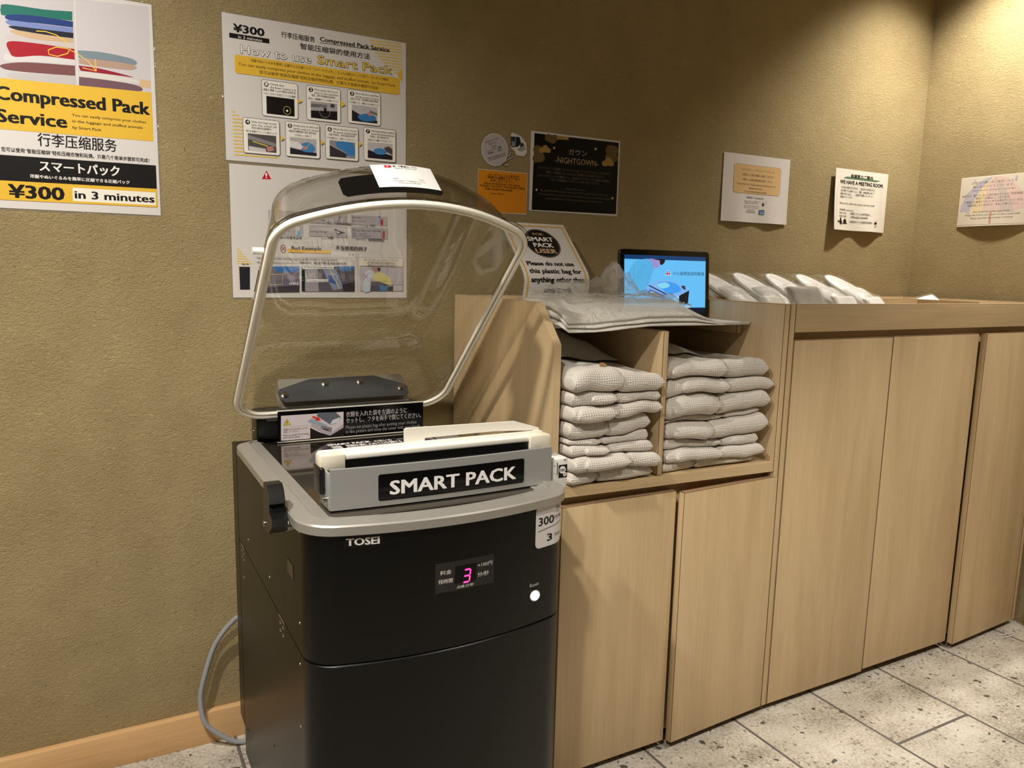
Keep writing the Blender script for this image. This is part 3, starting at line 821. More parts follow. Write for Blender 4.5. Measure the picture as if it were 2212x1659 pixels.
  ('T','不当使用的例子',243.0,117.1,80.0,12.5,'231f20',1),
  ('T','悪い例',276.0,105.0,12.6,4.5,'k',1),
  ('L',[[73.9,95.1],[418.5,102.1]],0.5,'a09a98'),
  ('L',[[298.9,99.5],[298.2,11.0]],0.5,'a09a98'),
  ('T','When you place the clothing bag inside,Be careful of the placement',54.7,90.2,192.8,7.8,'6a6464',0.3),
  ('T','衣類を置くときは袋の位置が出ないようお気をつけ下さい。',54.5,81.1,97.2,4.0,'k',1),
  ('T','放置袋子时，请注意不要让袋子超出使用范围',153.7,82.0,115.3,6.1,'k',1),
  ('P',[[67.5,73.2],[153.4,75.3],[152.7,13.7],[68.9,11.7]],'6e6a7c'),
  ('P',[[88.2,73.6],[153.4,75.3],[153.2,64.3],[125.3,56.9],[99.8,61.8]],'3f7ab8'),
  ('P',[[93.7,57.1],[153.2,62.7],[152.9,45.8],[93.4,42.0]],'7d7482'),
  ('P',[[69.2,23.5],[153.0,30.4],[152.7,13.7],[68.9,11.7]],'413a44'),
  ('L',[[84.8,55.2],[114.4,55.6],[113.0,31.5],[84.2,30.5],[84.8,55.2]],1.0,'e1d24b'),
  ('T','SMAR',129.3,30.7,23.0,8.4,'d8d4d6',3),
  ('P',[[159.2,74.8],[289.7,78.2],[290.0,15.7],[158.5,15.0]],'625c68'),
  ('P',[[159.1,69.0],[166.9,69.1],[166.7,15.0],[158.5,15.0]],'1e2a2a'),
  ('P',[[167.2,69.1],[197.2,69.4],[200.4,15.2],[166.7,15.0]],'a39da4'),
  ('P',[[209.1,69.9],[242.5,70.6],[263.0,23.5],[235.5,18.6],[219.8,48.3]],'8c94ae'),
  ('P',[[221.5,56.1],[242.3,53.3],[242.1,32.8],[226.1,39.0]],'44619c'),
  ('P',[[247.4,77.0],[289.7,78.2],[289.6,71.5],[268.3,64.8],[248.9,70.7]],'4179b4'),
  ('P',[[258.2,33.0],[290.2,39.7],[290.0,15.7],[261.3,15.6]],'3a333b'),
  ('P',[[161.6,75.9],[237.8,77.6],[237.7,70.8],[161.9,69.0]],'efebe8'),
  ('T','02 | Place the clothing bag inside.',165.7,72.3,69.7,5.1,'k',2),
  ('P',[[169.5,44.5],[223.3,45.2],[223.2,38.9],[169.7,38.0]],'efebe8'),
  ('T','Correct placement example',177.2,40.2,44.4,3.4,'k',2),
  ('E',173.0,41.3,2.3,2.3,'k',0.4),
  ('L',[[226.5,70.3],[253.2,21.1]],1.4,'e1d24b'),
  ('R',303.1,79.8,418.5,99.5,'e8dfcf',0,0),
  ('T','Be Careful not get hit by the lid',316.2,92.7,87.5,7.9,'6a6464',0.3),
  ('T','请不要将脸部靠近机器的盖子，',322.9,85.6,77.4,6.0,'k',1),
  ('T','避免盖子自动弹开时导致受伤',324.8,79.4,74.6,6.0,'k',1),
  ('P',[[302.9,75.8],[417.2,76.5],[419.0,17.8],[303.8,17.1]],'bdb6bf'),
  ('S',[[319.4,65.7],[336.2,69.2],[341.2,54.8],[329.3,45.0],[329.2,17.3],[312.4,17.5],[316.0,51.2]],'c9cfdc'),
  ('S',[[334.5,75.6],[357.3,75.7],[356.5,66.4],[349.7,63.0],[341.2,66.1]],'b08a80'),
  ('P',[[350.6,75.9],[357.7,75.7],[356.5,66.4],[349.7,71.1]],'2a2022'),
  ('S',[[337.8,58.0],[358.2,64.8],[385.5,47.3],[382.1,29.3],[351.3,40.4],[339.5,48.3]],'d9d08a'),
  ('P',[[332.7,41.8],[358.1,40.5],[385.5,29.4],[378.6,17.6],[330.9,17.3]],'5c5a68'),
  ('P',[[354.7,32.3],[378.6,29.3],[375.2,17.5],[358.0,17.4]],'5a86b8'),
  ('P',[[375.2,26.0],[391.6,31.9],[391.6,17.6],[375.2,17.5]],'1c191c'),
  ('L',[[312.7,60.0],[325.7,47.4]],1.0,'a04038'),
  ('L',[[325.7,60.2],[313.0,47.2]],1.0,'a04038'),
  ('T','盖子による場合に注意するように気をつけて下さい',332.7,39.6,84.2,3.9,'8a7c50',1),
  ('T','02 Be careful not get hit by the lid',351.3,32.5,65.6,4.4,'5a4a40',2),
 ],
 'kids_sign': [
  ('P',[[1.4,110.4],[149.4,110.5],[150.3,2.7],[-1.8,-0.3]],'d98a1e'),
  ('T','\\キッズアメニティ販売中/',28.5,96.2,95.2,8.4,'3c2a10',1.8),
  ('T','ご希望のお客様はフロントまで',23.4,89.4,103.7,8.4,'3c2a10',1.8),
  ('T','お申し付けください。',37.1,81.5,71.9,8.4,'3c2a10',1.8),
  ('T','KIDS AMENITIES ON SALE.',18.5,73.8,111.2,6.9,'3a260c',1.8),
  ('T','PLEASE CONTACT THE FRONT DESK',7.3,67.1,136.7,6.9,'3a260c',1.8),
  ('T','FOR YOUR PURCHASE',21.9,59.5,82.2,6.9,'3a260c',1.8),
  ('T','1set ¥250',40.8,48.8,39.0,5.5,'4a3210',1),
 ],
 'nightgown_sign': [
  ('P',[[11.1,208.3],[295.6,209.5],[296.3,5.3],[8.0,2.4]],'070707'),
  ('E',56.8,199.9,12.3,10.6,'6b5a34',0),
  ('E',69.3,196.5,12.4,10.7,'6b5a34',0),
  ('E',78.1,202.0,10.2,8.7,'6b5a34',0),
  ('P',[[44.3,207.0],[85.8,207.4],[86.1,200.9],[45.7,198.8]],'6b5a34'),
  ('P',[[82.4,208.0],[122.3,208.5],[121.5,200.6],[83.9,198.8]],'a8894a'),
  ('E',22.4,165.3,14.4,12.5,'6b5a34',0),
  ('E',31.9,145.8,14.4,12.6,'6b5a34',0),
  ('E',18.7,141.0,12.1,10.6,'6b5a34',0),
  ('P',[[10.5,173.4],[33.1,175.5],[34.5,133.1],[10.2,131.1]],'6b5a34'),
  ('E',35.7,164.7,8.4,7.3,'a8894a',0),
  ('E',46.6,171.2,10.0,8.7,'a8894a',0),
  ('E',56.8,166.6,7.8,6.8,'a8894a',0),
  ('P',[[29.0,165.9],[63.6,166.2],[62.7,160.6],[28.8,159.4]],'a8894a'),
  ('E',268.4,185.6,18.4,15.2,'6b5a34',0),
  ('E',280.7,186.7,15.3,12.6,'6b5a34',0),
  ('E',265.7,165.9,15.9,13.2,'6b5a34',0),
  ('E',281.8,165.4,13.6,11.2,'6b5a34',0),
  ('E',248.3,147.0,9.7,8.1,'a8894a',0),
  ('E',261.4,154.9,12.2,10.2,'a8894a',0),
  ('E',272.7,149.0,8.9,7.3,'a8894a',0),
  ('P',[[240.9,148.3],[280.1,149.6],[279.3,141.7],[240.1,140.5]],'a8894a'),
  ('P',[[75.1,179.2],[76.5,176.4],[80.3,176.6],[77.4,174.4],[78.5,171.4],[75.3,172.9],[72.2,170.9],[73.1,174.0],[70.1,175.7],[73.8,176.1]],'d8c4a8'),
  ('P',[[214.3,189.6],[215.9,186.7],[219.9,186.9],[216.9,184.6],[218.1,181.6],[214.6,183.1],[211.3,181.0],[212.3,184.2],[209.0,185.9],[213.1,186.4]],'d8c4a8'),
  ('P',[[21.9,62.1],[23.3,59.3],[27.0,59.4],[24.2,57.2],[25.3,54.2],[22.1,55.8],[19.0,53.8],[19.9,56.9],[16.9,58.7],[20.7,59.1]],'d8c4a8'),
  ('P',[[280.5,55.4],[282.1,52.3],[286.3,52.4],[283.1,50.2],[284.4,47.0],[280.8,48.6],[277.4,46.6],[278.4,49.9],[275.0,51.7],[279.2,52.2]],'d8c4a8'),
  ('T','ガウン',123.1,161.8,62.5,18.4,'b4a084',0),
  ('T','-NIGHTGOWN-',80.1,136.2,145.6,23.0,'b49a74',-0.4),
  ('T','アメニティバーに設置しているガウンは全てフリーサイズとなっております。',26.2,115.5,244.5,7.4,'7a6d58',0),
  ('T','客室にご用意はございませんので必要な分をお持ちください。',51.1,105.1,195.6,7.5,'7a6d58',0),
  ('T','LLサイズガウン・お子様用ガウン・個包装されたガウンをご希望のお客様は、',24.7,94.6,245.9,7.4,'7a6d58',0),
  ('T','フロント電話機よりスタッフへお申し付けください。',65.3,85.5,166.5,7.5,'7a6d58',0),
  ('T','All gowns are free size.',115.2,65.2,69.3,5.7,'7a6d58',0),
  ('T',"We don't have them in guest room,please take required numbers from here.",33.7,55.4,231.4,6.2,'7a6d58',0),
  ('T',"If you would like to order LL size gowns,children's gowns, individually wrapped",30.7,45.5,239.8,6.2,'7a6d58',0),
  ('T','gowns,please ask our staff through the phone at the front desk.',52.3,35.0,195.3,6.2,'7a6d58',0),
 ],
 'skincare_round': [
  ('E',40.8,69.3,38.8,40.6,'b8b0b2',0),
  ('E',40.8,69.3,41.1,42.7,'2c2624',0.7),
  ('P',[[62.5,33.4],[81.2,49.5],[100.1,59.3],[98.1,54.5],[83.4,46.0]],'b8b0b2'),
  ('L',[[62.5,33.4],[81.2,49.5],[100.1,59.3],[98.1,54.5],[83.4,46.0],[62.5,33.4]],0.7,'2c2624'),
  ('P',[[64.7,31.8],[77.3,36.5],[89.1,31.1],[77.4,31.0]],'b8b0b2'),
  ('L',[[64.7,31.8],[77.3,36.5],[89.1,31.1],[77.4,31.0],[64.7,31.8]],0.7,'2c2624'),
  ('P',[[81.2,49.5],[81.0,56.7],[91.3,72.1],[90.4,63.0]],'b8b0b2'),
  ('L',[[81.2,49.5],[81.0,56.7],[91.3,72.1],[90.4,63.0],[81.2,49.5]],0.7,'2c2624'),
  ('T','OSAJIスキンケア',12.6,82.8,41.6,6.7,'k',1,20.2),
  ('T','4点セット',24.0,78.5,23.5,6.7,'k',1,20.7),
  ('T','¥300円',31.4,72.9,15.5,5.5,'k',1,21.9),
  ('T','クレンジング・洗顔',15.2,59.0,48.3,7.1,'k',1,20.1),
  ('T','・化粧水\u3000\u3000乳液',17.3,53.8,46.8,6.3,'k',1,18.3),
  ('T','客室おひとりさま販売しております。',21.7,43.0,56.1,4.8,'k',1,19.4),
  ('T','フロントまでお申し付けください。',23.8,38.3,55.2,4.8,'k',1,19.9),
 ],
 'skincare_photo': [
  ('P',[[22.2,107.9],[36.0,109.2],[39.9,82.5],[26.1,80.3],[22.8,86.3]],'2a3038'),
  ('P',[[37.1,109.3],[50.0,108.8],[54.7,92.9],[44.2,82.9],[39.9,82.5]],'20262e'),
  ('P',[[50.4,92.5],[61.1,95.3],[66.9,83.1],[53.0,76.4]],'3a424c'),
  ('P',[[24.7,95.5],[35.3,97.4],[36.7,84.9],[27.1,82.2]],'8a8d92'),
  ('P',[[42.2,77.2],[65.6,88.5],[70.3,78.0],[53.1,70.9]],'9a9d9f'),
 ],
 'sandals_sign': [
  ('R',46.1,91.9,256.7,182.2,'d7b380',10,0),
  ('R',46.1,91.9,256.7,182.2,'6e5a3c',10,0.5),
  ('T','「デラックスツイン」、「デラックスハリウッドツイン」の',76.7,163.3,148.2,8.0,'3a2c1a',1),
  ('T','お部屋には、客室に雪駄をご用意しております。',82.0,147.6,143.3,8.0,'3a2c1a',1),
  ('T','京都らしい伝統的な履き物をお試しください。',86.1,132.3,133.8,8.0,'3a2c1a',1),
  ('T','"Deluxe Twin "and "Deluxe Hollywood Twin rooms" are',59.8,117.8,174.3,8.2,'2c2824',0.3),
  ('T','equipped with setta.',113.9,106.7,61.1,8.3,'2c2824',0.3),
  ('T','Try out traditional Kyoto footwear.',93.3,95.7,103.5,8.2,'2c2824',0.3),
  ('T','Please refrain from taking it home.',96.3,51.4,68.6,4.4,'2c2824',0.3),
  ('T','Please use only in the guest room.',95.7,45.9,68.8,4.4,'2c2824',0.3),
  ('T','消毒済み / Disinfected',105.6,76.9,77.7,7.4,'3c3836',0.5),
  ('T','客室の外への持ち出しはご遠慮ください',95.5,65.6,73.3,4.6,'3c3836',0.5),
  ('T','客室内でのみご利用ください',101.6,59.5,59.3,4.6,'3c3836',0.5),
  ('T','请不要带出本店铺。',109.9,37.5,36.5,4.6,'3c3836',0.5),
  ('T','仅在酒店客房内使用。',105.3,31.5,46.2,4.6,'3c3836',0.5),
  ('P',[[178.3,61.0],[181.4,64.5],[187.0,61.5],[186.8,56.6],[179.3,56.2]],'141414'),
  ('E',179.1,65.1,1.4,1.3,'141414',0),
  ('E',184.6,67.1,0.9,1.0,'141414',0),
  ('E',192.7,67.1,1.4,1.3,'141414',0),
  ('P',[[165.3,42.1],[189.3,42.9],[189.2,27.4],[165.6,27.0]],'38618c'),
  ('T','MAKE A BETTER',168.0,37.7,19.5,3.1,'cfd8e0',1),
  ('T','GOALS',168.1,29.9,20.2,7.1,'cfd8e0',2),
 ],
 'meeting_sign': [
  ('P',[[42.2,180.1],[58.6,185.6],[101.0,186.2],[166.0,185.8],[249.5,183.9],[222.3,178.4],[166.9,178.8],[112.7,179.3],[64.8,178.3]],'5c7d5e'),
  ('T','会議室のご案内',81.7,183.8,123.2,14.8,'171512',2),
  ('T','WE HAVE A MEETING ROOM.',26.4,160.4,241.3,18.1,'171512',2.5),
  ('T','ご宿泊の皆様で打ち合わせ、ご宿泊中の同室者の方と',32.0,144.7,190.2,8.7,'2a2622',0.7),
  ('T','別の場所でお仕事がしたい、受験、資格試験に向けて',31.3,133.7,186.3,8.7,'2a2622',0.7),
  ('T','最後の追い込みに、、、会議室を準備いたしました！',31.4,122.9,179.3,8.7,'2a2622',0.7),
  ('T','詳細はスタッフまで！',30.1,111.9,68.1,8.7,'2a2622',0.7),
  ('T','貸出時間  business hour',29.3,67.9,83.6,7.6,'2a2622',0.7),
  ('T','9:00~21:00         1時間ごとに1,500円(税込)',28.2,56.7,170.9,8.8,'2a2622',0.7),
  ('T','9:00~21:00         1,500yen(tax included)',27.4,44.6,156.8,10.8,'2a2622',0.7),
  ('T','Please ask the staff for the vacancy and more details.',28.9,90.3,196.2,9.8,'3a3632',0.3),
  ('T','京都駅前ホテル会議室貸出案内',93.9,28.9,116.2,7.8,'2a2622',1),
  ('L',[[20.5,156.3],[253.6,155.8],[263.2,148.4],[256.1,31.2],[79.6,24.7]],0.4,'a8a4a0'),
  ('L',[[20.5,156.3],[14.9,149.1],[8.6,33.5],[16.0,26.9]],0.4,'a8a4a0'),
  ('E',34.8,39.1,4.2,3.8,'k',0),
  ('P',[[28.1,34.5],[41.1,35.1],[45.5,21.4],[30.0,19.8]],'k'),
  ('P',[[17.8,33.1],[28.8,29.3],[27.9,25.8],[19.6,28.9]],'k'),
  ('L',[[32.5,20.8],[32.1,12.9]],0.8,'k'),
  ('L',[[39.0,21.1],[42.6,13.4]],0.8,'k'),
  ('L',[[18.2,34.0],[19.2,11.5]],0.5,'k'),
  ('P',[[62.8,41.4],[71.6,34.9],[73.9,27.1],[78.5,22.9],[48.6,21.9],[52.7,27.0],[53.1,34.8]],'k'),
  ('P',[[224.5,35.1],[242.7,36.0],[241.0,27.8],[227.0,27.2]],'k'),
  ('L',[[226.8,38.8],[230.7,40.8],[243.4,40.5]],0.6,'k'),
  ('T','MORNING',220.2,20.5,24.5,3.4,'k',1),
  ('T','café',225.8,16.4,15.5,4.9,'k',0),
 ],
 'umbrella_sign': [
  ('P',[[2.3,168.2],[216.7,169.1],[235.5,5.0],[3.4,5.4]],'d6cdbb'),
  ('P',[[6.9,50.4],[10.1,76.8],[25.6,115.3],[52.6,142.2],[79.9,160.0],[109.3,167.3],[107.2,160.4],[77.1,133.1],[57.6,97.1],[45.8,68.8],[41.5,39.9],[23.5,52.5]],'b7b1bd'),
  ('P',[[41.5,39.9],[45.8,68.8],[57.6,97.1],[77.1,133.1],[107.2,160.4],[110.9,165.7],[103.1,146.6],[96.1,118.8],[90.3,80.6],[89.8,46.2],[63.1,47.5]],'dccaa4'),
  ('P',[[89.8,46.2],[90.3,80.6],[96.1,118.8],[103.1,146.6],[115.1,166.8],[124.2,149.1],[134.5,120.1],[145.0,77.2],[149.0,41.7],[118.4,49.0]],'d3bcb3'),
  ('P',[[149.0,41.7],[145.0,77.2],[134.5,120.1],[116.5,166.6],[146.2,140.2],[171.2,103.4],[189.0,67.5],[196.0,42.1],[170.8,46.2]],'c4b7ae'),
  ('P',[[196.0,42.1],[189.0,67.5],[171.2,103.4],[146.2,140.2],[116.4,167.3],[150.5,163.6],[187.6,139.5],[210.4,117.1],[225.0,94.1],[234.8,55.2],[211.1,52.4]],'d7bcb3'),
  ('P',[[115.6,47.7],[122.8,48.0],[125.2,7.3],[116.6,6.9]],'c49a88'),
  ('P',[[48.5,165.6],[53.3,155.1],[51.7,149.5],[46.3,151.4]],'b4aec0'),
  ('P',[[190.6,166.8],[194.2,158.2],[190.3,151.7],[185.7,155.5]],'b4aec0'),
  ('T','お足元の悪い中ご来館いただき',39.6,146.3,154.1,9.7,'7a6668',0.3),
  ('T','誠にありがとうございます。',44.8,133.0,140.9,9.7,'7a6668',0.3),
  ('T','当館では、濡れてしまった靴を乾かすための【靴乾燥機】を',9.7,102.8,219.8,8.9,'7a6668',0.3),
  ('T','無料にてお貸出ししております。',60.0,92.5,118.0,8.7,'7a6668',0.3),
  ('T','ご希望のお客様はフロントまでお声がけくださいませ。',20.8,80.8,199.2,8.9,'7a6668',0.3),
  ('T','数量限定となりますので、予めご了承ください。',32.7,69.0,174.5,8.8,'7a6668',0.3),
  ('T','Thank you for visiting us in rainy day.',42.1,122.1,148.9,6.4,'7a6460',0.5),
  ('T','Our hotel has a free shoe-dryer.',56.5,47.0,128.0,8.4,'7a6460',0.5),
  ('T','Please dial 9 from your room or ask a hotel staff.',28.4,35.8,187.8,8.5,'7a6460',0.5),
  ('T','Please note that the number is limited.',48.5,24.8,148.1,8.4,'7a6460',0.5),
 ],
 'bar_label': [
  ('T','SMART PACK',20.1,12.2,235.1,33.0,'f2f0ee',2.6),
 ],
 'maker_label': [
  ('T','TOSEI',1.8,3.2,49.3,15.9,'f5f3f1',4),
 ],
 'price_label': [
  ('R',0,0,58,76,'ddd8d8',9,0),
  ('T','300',5.3,40.3,29.0,20.9,'k',2),
  ('T','円/YEN',35.7,45.7,19.8,8.1,'k',0.5),
  ('L',[[4.2,30.3],[55.4,37.7]],1.0,'k'),
  ('T','3',22.2,9.4,9.2,18.0,'k',3),
  ('T','分/min',36.4,14.2,18.6,7.0,'k',0.5),
  ('E',44.4,65.4,5.6,6.8,'3c3838',0.5),
  ('T','100',40.4,63.1,7.8,7.5,'k',1),
  ('E',51.2,62.8,2.7,3.1,'c82a35',0.5),
  ('T','×',49.3,61.3,3.8,6.5,'c82a35',1),
 ],
 'display_label': [
  ('T','料金',8.1,30.6,19.3,8.1,'dcd6ce',0.9),
  ('T','残時間',5.1,15.8,24.6,8.2,'dcd6ce',0.9),
  ('T','×100円',74.8,32.7,27.4,8.0,'dcd6ce',0.8),
  ('T','分/秒',74.4,16.5,21.3,8.4,'dcd6ce',0.8),
  ('T','点滅:分/秒',37.0,3.2,30.6,5.4,'dcd6ce',0.9),
  ('P',[[34.0,40.6],[72.0,41.0],[71.6,11.4],[33.1,11.8]],'050404'),
 ],
 'sign_board': [
  ('P',[[6.8,57.7],[146.2,57.2],[145.3,1.9],[69.6,1.8],[5.6,1.9]],'c9c0c4'),
  ('P',[[11.1,35.8],[19.6,49.7],[27.6,35.8]],'2c2820'),
  ('P',[[12.8,36.7],[19.6,47.6],[26.1,36.6]],'d8be46'),
  ('T','!',18.7,37.6,1.7,9.2,'1e1a14',2),
  ('L',[[11.0,32.6],[67.0,31.5]],0.4,'4a4448'),
  ('T','衣類をはさみ込まないように',10.9,24.2,54.7,5.1,'2a2428',1),
  ('T','注意してください。',10.7,18.7,34.6,5.1,'2a2428',1),
  ('T','Please be careful of not having',10.6,11.6,56.0,5.4,'2a2428',1),
  ('T','your clothes locked.',10.5,6.6,37.2,5.4,'2a2428',1),
  ('P',[[84.7,52.3],[88.3,59.3],[127.9,57.5],[140.6,44.7],[129.4,30.8],[114.9,30.1]],'5c606c'),
  ('P',[[114.9,31.0],[121.3,40.6],[140.2,45.6],[130.3,31.7]],'c3c8d0'),
  ('P',[[63.2,40.8],[73.9,47.3],[109.4,28.7],[98.5,20.8]],'8e9ca8'),
  ('P',[[70.1,29.9],[73.7,35.0],[111.1,19.4],[119.3,23.3],[118.3,11.5],[145.5,29.6],[145.3,1.9],[116.3,4.3],[98.4,11.3]],'a9a2a8'),
  ('P',[[70.0,26.2],[91.2,13.7],[114.5,4.5],[145.5,20.4],[145.2,0.1],[69.6,1.8]],'1a1618'),
  ('P',[[95.0,29.8],[119.3,22.4],[117.3,11.6],[93.1,22.6]],'7d7880'),
  ('P',[[98.5,23.1],[112.0,18.4],[111.0,15.7],[99.4,20.0]],'2a2628'),
  ('P',[[74.0,50.3],[77.6,52.8],[85.5,48.2],[87.3,51.2],[94.3,40.7],[81.8,41.6],[83.1,44.3]],'c3281e'),
  ('T','衣類を入れた袋を左図のように',151.6,45.1,147.5,13.9,'b4aeae',1),
  ('T','セットし、フタを両手で閉じてください。',151.8,31.2,182.4,13.9,'b4aeae',1),
  ('T','Please set plastic bag after putting your clothes',151.3,16.9,171.4,11.1,'8f8a8c',0.6),
  ('T','in like picture and close the cover with your hands.',151.2,6.6,182.7,11.2,'8f8a8c',0.6),
 ],
 'tablet_screen': [
  ('P',[[11.5,163.4],[294.6,166.2],[295.3,156.9],[11.7,154.6]],'0f3c6e'),
  ('P',[[11.6,155.2],[295.3,157.5],[294.3,33.1],[9.3,41.8]],'64bef5'),
  ('S',[[41.0,139.4],[55.3,150.4],[95.9,155.6],[109.2,140.9],[108.5,126.4],[96.4,98.6],[81.6,65.9],[56.7,75.3],[36.9,80.0],[24.0,97.7],[28.6,121.4]],'58b0e4'),
  ('L',[[78.4,142.6],[67.1,129.3],[57.6,112.4],[52.9,88.5]],0.9,'3f8fc4'),
  ('L',[[45.8,133.6],[45.3,117.0],[45.0,95.6],[47.4,80.1]],0.9,'3f8fc4'),
  ('L',[[84.7,140.4],[73.5,124.6],[62.6,102.9]],0.9,'3f8fc4'),
  ('L',[[108.5,127.7],[98.9,108.2],[88.1,84.0]],0.9,'3f8fc4'),
  ('S',[[95.9,155.6],[131.5,155.3],[133.6,146.3],[127.3,135.3],[115.9,131.4],[110.4,133.7],[107.5,143.3]],'9a8fd0'),
  ('S',[[106.7,155.8],[146.3,155.6],[146.1,146.5],[138.6,140.9],[132.3,142.6],[130.1,152.2],[117.6,153.7]],'16141c'),
  ('P',[[159.9,128.6],[170.4,114.1],[149.9,113.8]],'f0f4fa'),
  ('P',[[160.0,126.8],[168.4,115.3],[151.3,115.1]],'a03050'),
  ('P',[[159.0,122.5],[161.6,122.6],[161.3,117.7],[160.0,117.6]],'f0f4fa'),
  ('T','小心窺視造成的碰撞',175.9,115.2,111.1,10.9,'14365a',1),
  ('S',[[95.5,88.3],[121.2,97.6],[155.5,100.5],[187.6,96.0],[204.3,87.5],[220.6,86.4],[224.9,72.7],[198.4,57.7],[174.6,52.7],[151.9,60.0],[88.7,75.6]],'7fb4f0'),
  ('S',[[124.7,91.6],[155.7,96.8],[184.7,92.2],[205.0,77.6],[197.6,68.9],[173.8,65.0],[154.6,66.2]],'3f9cf0'),
  ('S',[[127.8,91.6],[152.7,94.3],[166.0,85.9],[144.4,78.4],[125.2,84.3]],'84d4ee'),
  ('P',[[95.6,87.7],[154.7,65.0],[153.4,61.3],[94.3,84.1]],'2c4468'),
  ('P',[[97.8,76.8],[148.7,61.3],[148.0,47.7],[89.1,68.3]],'5a6cc0'),
  ('P',[[100.4,71.4],[129.8,61.8],[130.1,57.5],[99.9,67.8]],'a8c860'),
  ('P',[[95.5,64.7],[131.5,60.0],[131.1,53.2],[97.2,61.7]],'0c1220'),
  ('T','SMART PACK',101.9,58.6,26.7,5.0,'d8e4f4',3),
  ('P',[[174.6,52.7],[198.2,60.2],[196.6,36.6],[174.1,37.8]],'88d0f8'),
  ('P',[[198.3,58.9],[233.8,74.0],[229.2,36.5],[197.4,36.6]],'14161e'),
  ('P',[[204.4,86.2],[219.0,86.4],[221.5,74.0],[209.8,78.8]],'2c3c50'),
  ('T','紙盒',220.0,27.4,18.9,6.1,'d8e4f4',2),
 ],
}

# ================================================================== THE ROOM
WY = 1.898          # back wall face
RX = 2.775          # right wall face
LX, FY = -1.75, -1.9
def structure(o): o['kind'] = 'structure'; return o
structure(box('floor', LX - .1, RX + .1, FY - .1, WY + .1, -0.06, 0.0, FLOOR, origin=(0, 0, 0)))
structure(box('ceiling', LX - .1, RX + .1, FY - .1, WY + .1, CEIL, CEIL + .06, CEILM))
structure(box('wall_back', LX - .1, RX + .1, WY, WY + .1, 0, CEIL, PLASTER, origin=(0, WY, 0)))
structure(box('wall_right', RX, RX + .1, FY, WY, 0, CEIL, PLASTER, origin=(RX, 0, 0)))
structure(box('wall_left', LX - .1, LX, FY, WY, 0, CEIL, DARKW))
structure(box('wall_front', LX, RX, FY - .1, FY, 0, CEIL, DARKW))
structure(box('baseboard_back', LX, 0.84, WY - .020, WY, 0.0, 0.082, PINE, bevel=0.0012))
structure(box('baseboard_right', RX - .020, RX, FY, 1.33, 0.0, 0.082, PINE_Y, bevel=0.0012))

# ================================================================== LOW OPEN CABINET
CF = 1.36           # cabinet front plane
low = thing('open_cabinet', (1.2, 1.62, 0), 'low maple cabinet with an open robe shelf above two doors, beside the black machine', 'cabinet')
def prof(y0, y1, z0, z1): return [(y0, z0), (y1, z0), (y1, z1), (y0, z1)]
prism('side_panel', [(1.375, 0.02), (1.885, 0.02), (1.885, 1.104), (1.455, 1.104), (1.375, 1.018)], 0, 0.853, 0.871, WOOD, low, 0.0011)
box('side_panel', 1.515, 1.533, CF, 1.885, 0.02, 1.103, WOOD, low, 0.0011)
box('divider', 1.136, 1.151, CF + .002, 1.868, 0.706, 1.043, WOOD, low, 0.0011)
prism('shelf_board', [(0.872, 0.685), (1.514, 0.676), (1.514, 0.700), (0.872, 0.709)], 1, CF, 1.868, WOOD_X, low, 0.0011)
box('back_panel', 0.872, 1.514, 1.870, 1.886, 0.05, 1.104, WOOD, low, 0.0011)
box('carcass', 0.872, 1.514, 1.386, 1.868, 0.03, 0.675, WOOD, low)
box('plinth', 0.872, 1.514, 1.41, 1.43, 0.0, 0.03, GAP, low)
box('shelf_bracket', 1.497, 1.5145, 1.50, 1.868, 1.018, 1.0435, WOOD, low, 0.0011)
box('shelf_bracket', 1.1515, 1.166, 1.50, 1.868, 1.018, 1.0435, WOOD, low, 0.0011)
box('shelf_bracket', 0.8715, 0.886, 1.50, 1.868, 1.018, 1.0435, WOOD, low, 0.0011)
def door(name, x0, x1, z0, z1, parent, hinge=None, deg=0.0, y0=None):
    y0 = CF if y0 is None else y0
    mtx = None
    if deg:
        c = Vector((hinge, y0 + .019, 0))
        mtx = Matrix.Translation(c) @ Matrix.Rotation(math.radians(deg), 4, 'Z') @ Matrix.Translation(-c)
    bm = bmesh.new(); add_box(bm, x0, x1, y0, y0 + .0185, z0, z1, 0.0011, 2, 0, None, 2)
    bm.normal_update()
    for f in bm.faces:
        n = f.normal
        if abs(n.z) > .95: f.material_index = 1
    if mtx is not None:
        for v in bm.verts: v.co = mtx @ v.co
    return finish(name, bm, [WOOD, WOOD_DARK, WOOD_SEAM], parent, angle=40)
door('door', 0.876, 1.1975, 0.02, 0.663, low)
door('door', 1.2040, 1.5325, 0.02, 0.661, low, 1.5325, 3.2)

# ================================================================== TALL CABINET
tall = thing('storage_cabinet', (2.13, 1.62, 0), 'tall maple cabinet with three doors and a tray top against the corner walls', 'cabinet')
box('side_panel', 1.5345, 1.5535, CF, 1.885, 0.02, 1.103, WOOD, tall, 0.0011)
box('end_panel', 2.724, 2.742, CF, 1.885, 0.02, 1.103, WOOD, tall, 0.0011)
box('front_rail', 1.5540, 2.7235, CF, CF + .018, 1.031, 1.103, WOOD_X, tall, 0.0011)
box('back_rail', 1.5540, 2.7235, 1.867, 1.885, 1.0005, 1.104, WOOD_X, tall, 0.0011)
box('carcass', 1.5540, 2.7235, 1.384, 1.8665, 0.03, 1.000, WOOD, tall)
box('inner_rail', 1.5540, 2.7055, 1.384, 1.396, 1.0005, 1.062, WOOD_X, tall)
box('plinth', 1.5540, 2.7235, 1.41, 1.43, 0.0, 0.03, GAP, tall)
box('tray_divider', 2.16, 2.385, 1.592, 1.602, 1.0005, 1.107, WOOD_X, tall, 0.0011)
box('tray_divider', 2.385, 2.395, 1.3965, 1.602, 1.0005, 1.106, WOOD, tall, 0.0011)
